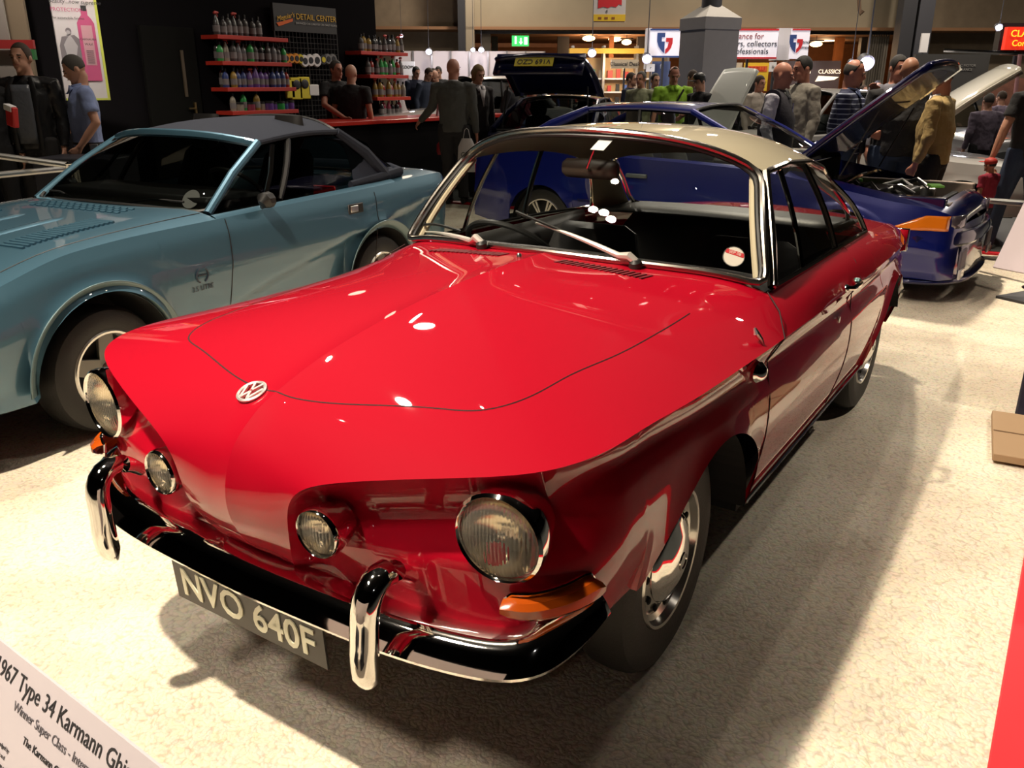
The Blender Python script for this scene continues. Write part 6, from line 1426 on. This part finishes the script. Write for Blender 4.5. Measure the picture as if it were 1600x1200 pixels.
# navy car with the tailgate up
def lid(parent, hinge, L_, w, ang, m_, bow=.05, taper=.1, thick=.05, nm='bonnet', sign_=-1):
    rows = []
    for q in np.linspace(0, 1, 12):
        l = L_*q; ww = w*(1-taper*q*q); rows.append([(ww*s, hinge[0]+sign_*l*math.cos(ang), hinge[1]+l*math.sin(ang)+bow*(1-s*s)*math.cos(ang)+bow*math.sin(PI*q)) for s in np.linspace(-1, 1, 13)])
    o = MB().grid(rows).obj(nm, m_, parent, thick=thick)
    fr = [tuple(p) for p in rows[0]]+[r[-1] for r in rows[1:]]+[tuple(p) for p in rows[-1][-2::-1]]+[r[0] for r in rows[-2:0:-1]]
    MB().tube(np.array(fr)-np.array([0, 0, thick*.5]), .014, 6, closed=True).obj(nm+'_edge', m_, o)
    return o, rows
def sportscar(lab, u, D, yaw_deg, paint):
    return saloon(lab, u, D, yaw_deg, paint, 1)
p = at(926, 129, 14.2)
nav = thing('hatchback', 'navy hatchback seen from behind with its tailgate raised and a yellow plate', 'car', (p.x, p.y, 0), -YAW+math.radians(160))
shell(nav, NAVY, [(-.75, .60, .62, .64), (-.6, .74, .72, .78), (0, .76, .80, .88), (.6, .78, .88, .95), (2.0, .78, .90, .95), (2.55, .76, .92, .95), (2.7, .72, .88, .88)], [(0, .30, .34, .34), (2.2, .30, .34, .34)], .62, 2.62, ([-.75, 0, 2.4, 2.7], [.30, .22, .22, .26]), ([-.75, -.6, 2.5, 2.7], [.62, .78, .78, .70]), ([0, .2, .5, .8, 1], [0, .03, .045, .03, 0]), p=4)
greenhouse(nav, (.66, .66, .94), (.56, 1.2, 1.33), (.56, 1.75, 1.32), (.70, 2.55, .94), (0, .55, .96), (0, 1.1, 1.38), (0, 1.78, 1.37), (0, 2.6, .95), (.01, .01), DGLASS, NAVY, NAVY)
for sx in (1, -1):
    for yc in (0, 2.2): wheel(nav, (sx*.67, yc, .30), sx, R_=.30, rim=.18)
    MB().box((sx*.60, 2.73, .66), (.18, .03, .14)).obj('tail_lamp', REDLENS, nav, bevel=.01); MB().tube([(sx*.60, 2.45, .95), (sx*.56, 2.35, 1.50)], .012, 6).obj('tailgate_strut', BLACK, nav)
tg, rows = lid(nav, (1.80, 1.40), 1.02, .64, math.radians(27), NAVY, nm='tailgate', sign_=1, taper=.06)
MB().grid([[(x, 2.64+.18*k-.02*abs(x), 1.90-.24*k) for x in np.linspace(-.60, .60, 9)] for k in (0, .5, 1)]).obj('tailgate_panel', NAVY, nav, thick=.05)
pq = bpy.data.objects.new('number_plate', MB().box((0, 0, 0), (.52, .01, .13)).mesh('number_plate', mat('plate_yellow', (.80, .66, .02), .4), False)); COL.objects.link(pq); pq.parent = nav; pq.location = (.05, 2.755, 1.80); pq.rotation_euler = (math.radians(-37), 0, PI)
text('V169 CZO', .10, INK, 'plate_lettering', pq, (0, -.008, 0), (PI/2, PI, 0), .001)
interior(nav, .66, .7, 2.0, .5, VINYL)
MB().box((0, 2.2, .80), (1.1, .6, .05)).obj('boot_floor', DARK, nav)
# bright blue roadster with its door window frame standing open
bb = saloon('bright blue roadster with its door open and a chrome mirror', 965, 17.8, 150, BBL, 1)
MB().tube([(.72, 1.0, .92), (.80, 1.05, 1.30), (.82, 1.25, 1.50), (.84, 1.7, 1.55), (.84, 1.95, 1.45), (.82, 2.1, .95)], .025, 8).obj('door_window_frame', mat('blue_frame', (.02, .05, .30), .3, coat=1.), bb)
MB().tube([(.5, .9, .95), (.5, .95, 1.15), (.2, .98, 1.22), (-.2, .98, 1.22), (-.5, .95, 1.15), (-.5, .9, .95)], .02, 8).obj('windscreen_frame', CHROME, bb)
MB().grid([[(x, .9+.05*q, .95+.25*q) for q in (0, 1)] for x in (-.48, 0, .48)]).obj('windscreen', GLASS, bb)
MB().ell((.78, .95, 1.02), (.10, .05, .07), 14, 8).obj('door_mirror', CHROME, bb)
bh = MB(); bh.ell((0, 0, 0), (.30, .30, .17), 18, 10)
# white car with bonnet up
wb = saloon('white saloon with its bonnet raised, behind the royal blue coupe', 1160, 12.4, -68, WCAR, 0, 1.46)
lid(wb, (-.52, .86), .98, .42, math.radians(62), mat('white_bonnet', (.88, .92, .86), .35, coat=1.), nm='bonnet', sign_=1, taper=.12)
# white sports car right, clamshell bonnet up, low chrome windscreen
ws_ = saloon('white open sports car with its ivory front lid raised, right of the tan jumper', 1500, 9.4, 76, WCAR, 1)
IV = mat('ivory_panel', (.56, .54, .46), .45, coat=.8)
p = at(1560, 129, 13.4)
sv = thing('roadster', 'silver roadster with a wide chrome-framed windscreen, far right', 'car', (p.x, p.y, 0), -YAW+math.radians(20))
shell(sv, SILV, [(-.75, .60, .62, .64), (-.6, .74, .72, .78), (0, .76, .78, .84), (.6, .78, .84, .90), (2.0, .78, .86, .90), (2.8, .70, .82, .86)], [(0, .30, .34, .34), (2.2, .30, .34, .34)], .62, 2.2, ([-.75, 0, 2.4, 2.8], [.30, .22, .22, .26]), ([-.75, -.6, 2.5, 2.8], [.62, .78, .78, .70]), ([0, .2, .5, .8, 1], [0, .03, .045, .03, 0]), p=4)
MB().grid([[(x, .62+.12*(x/.7)**2+.25*q, .90+.36*q) for q in (0, .5, 1)] for x in np.linspace(-.68, .68, 9)]).obj('windscreen', DGLASS, sv)
MB().tube([(-.70, .76, .88), (-.69, 1.0, 1.26), (-.4, .92, 1.285), (0, .89, 1.29), (.4, .92, 1.285), (.69, 1.0, 1.26), (.70, .76, .88)], .022, 8).obj('windscreen_frame', CHROME, sv)
IV = mat('ivory_panel', (.56, .54, .46), .45, coat=.8)
lid(ws_, (.55, .95), 1.22, .58, math.radians(38), IV, nm='bonnet', sign_=-1, taper=.15, thick=.07)
MB().ell((.82, .75, 1.05), (.08, .05, .06), 12, 8).obj('door_mirror', CHROME, sv)
for sx in (1, -1):
    for yc in (0, 2.2): wheel(sv, (sx*.67, yc, .30), sx, R_=.30, rim=.18)

# ================================================================ information board at the lower left
def near_board():
    org = at(105, 1142, 1.02)
    def pj(P):
        d = np.array(P)-CAM; z = d@np.array(fw); return np.array([800+FPX*(d@np.array(r2))/z, 600-FPX*(d@np.array(u2))/z])
    best = None
    for a in np.linspace(-PI, PI, 121):
        for tl in np.linspace(-1.4, 1.4, 57):
            X = np.array([math.cos(a), math.sin(a), 0]); Y = np.array([-math.sin(a)*math.cos(tl), math.cos(a)*math.cos(tl), math.sin(tl)])
            n = np.cross(X, Y)
            if n@(CAM-np.array(org)) < 0: continue
            e = .02; p0 = pj(org); dx = (pj(np.array(org)+X*e)-p0)/e; dy = (pj(np.array(org)+Y*e)-p0)/e
            c = abs(math.atan2(dx[1], dx[0])-math.atan2(192, 245))*2+abs(math.atan2(-dy[1], dy[0])-math.atan2(105, 30))+abs(math.log(np.linalg.norm(dy)/np.linalg.norm(dx)/.98))*.35
            if best is None or c < best[0]: best = (c, X, Y)
    return np.array(org), best[1], best[2]
ORG, BXX, BYY = near_board()
w_, h_ = .86, .60
top0 = ORG+BYY*.045
Mb = frame(top0-BYY*h_/2, BXX, BYY)
ib = thing('info_board', 'white information board headed 1967 Type 34 Karmann Ghia, lower left corner', 'board', (float(Mb[0][3]), float(Mb[1][3]), 0))
inv = Matrix.Translation(-Vector(ib.location))
pn = MB().box((0, 0, -.004), (w_, h_, .006)).obj('panel', mat('board_paper', (.66, .60, .64), .45, coat=.3), ib, smooth=False); pn.data.transform(inv@Mb)
DI = mat('dark_print', (.03, .03, .035), .5); GI = mat('grey_print', (.16, .15, .17), .5)
def bt_(s, sz, x, y, m_, al='LEFT', sxx=1.0): text(s, sz, m_, 'lettering', ib, M=inv@Mb@Matrix.Translation((x, y, 0)), depth=.0003, align=al, sx=sxx)
bt_('1967 Type 34 Karmann Ghia', .0385, -.035, h_/2-.034, DI, 'CENTER', .90)
bt_('Winner Super Class - International', .0205, -.01, h_/2-.070, GI, 'CENTER', .98)
bt_('The Karmann Ghia Owners Club', .0165, .01, h_/2-.104, DI, 'CENTER')
random.seed(3)
wd = 'the car was first shown with its sharp edged body and has been restored over many years by its owner in the club and shown at home and abroad'.split()
for r_ in range(15):
    ln = ' '.join(random.choice(wd) for _ in range(16)); bt_(ln, .0085, -w_/2+.03, h_/2-.135-.0135*r_, DI)
for x in (-.25, .25):
    a = Mb@Vector((x, -.05, -.01)); MB().tube([Vector((a.x, a.y, .02))-Vector(ib.location), a-Vector(ib.location)], .014, 10).obj('stand_leg', STEEL, ib); MB().box((a.x-ib.location.x, a.y-ib.location.y, .012), (.3, .3, .02)).obj('stand_foot', STEEL, ib)
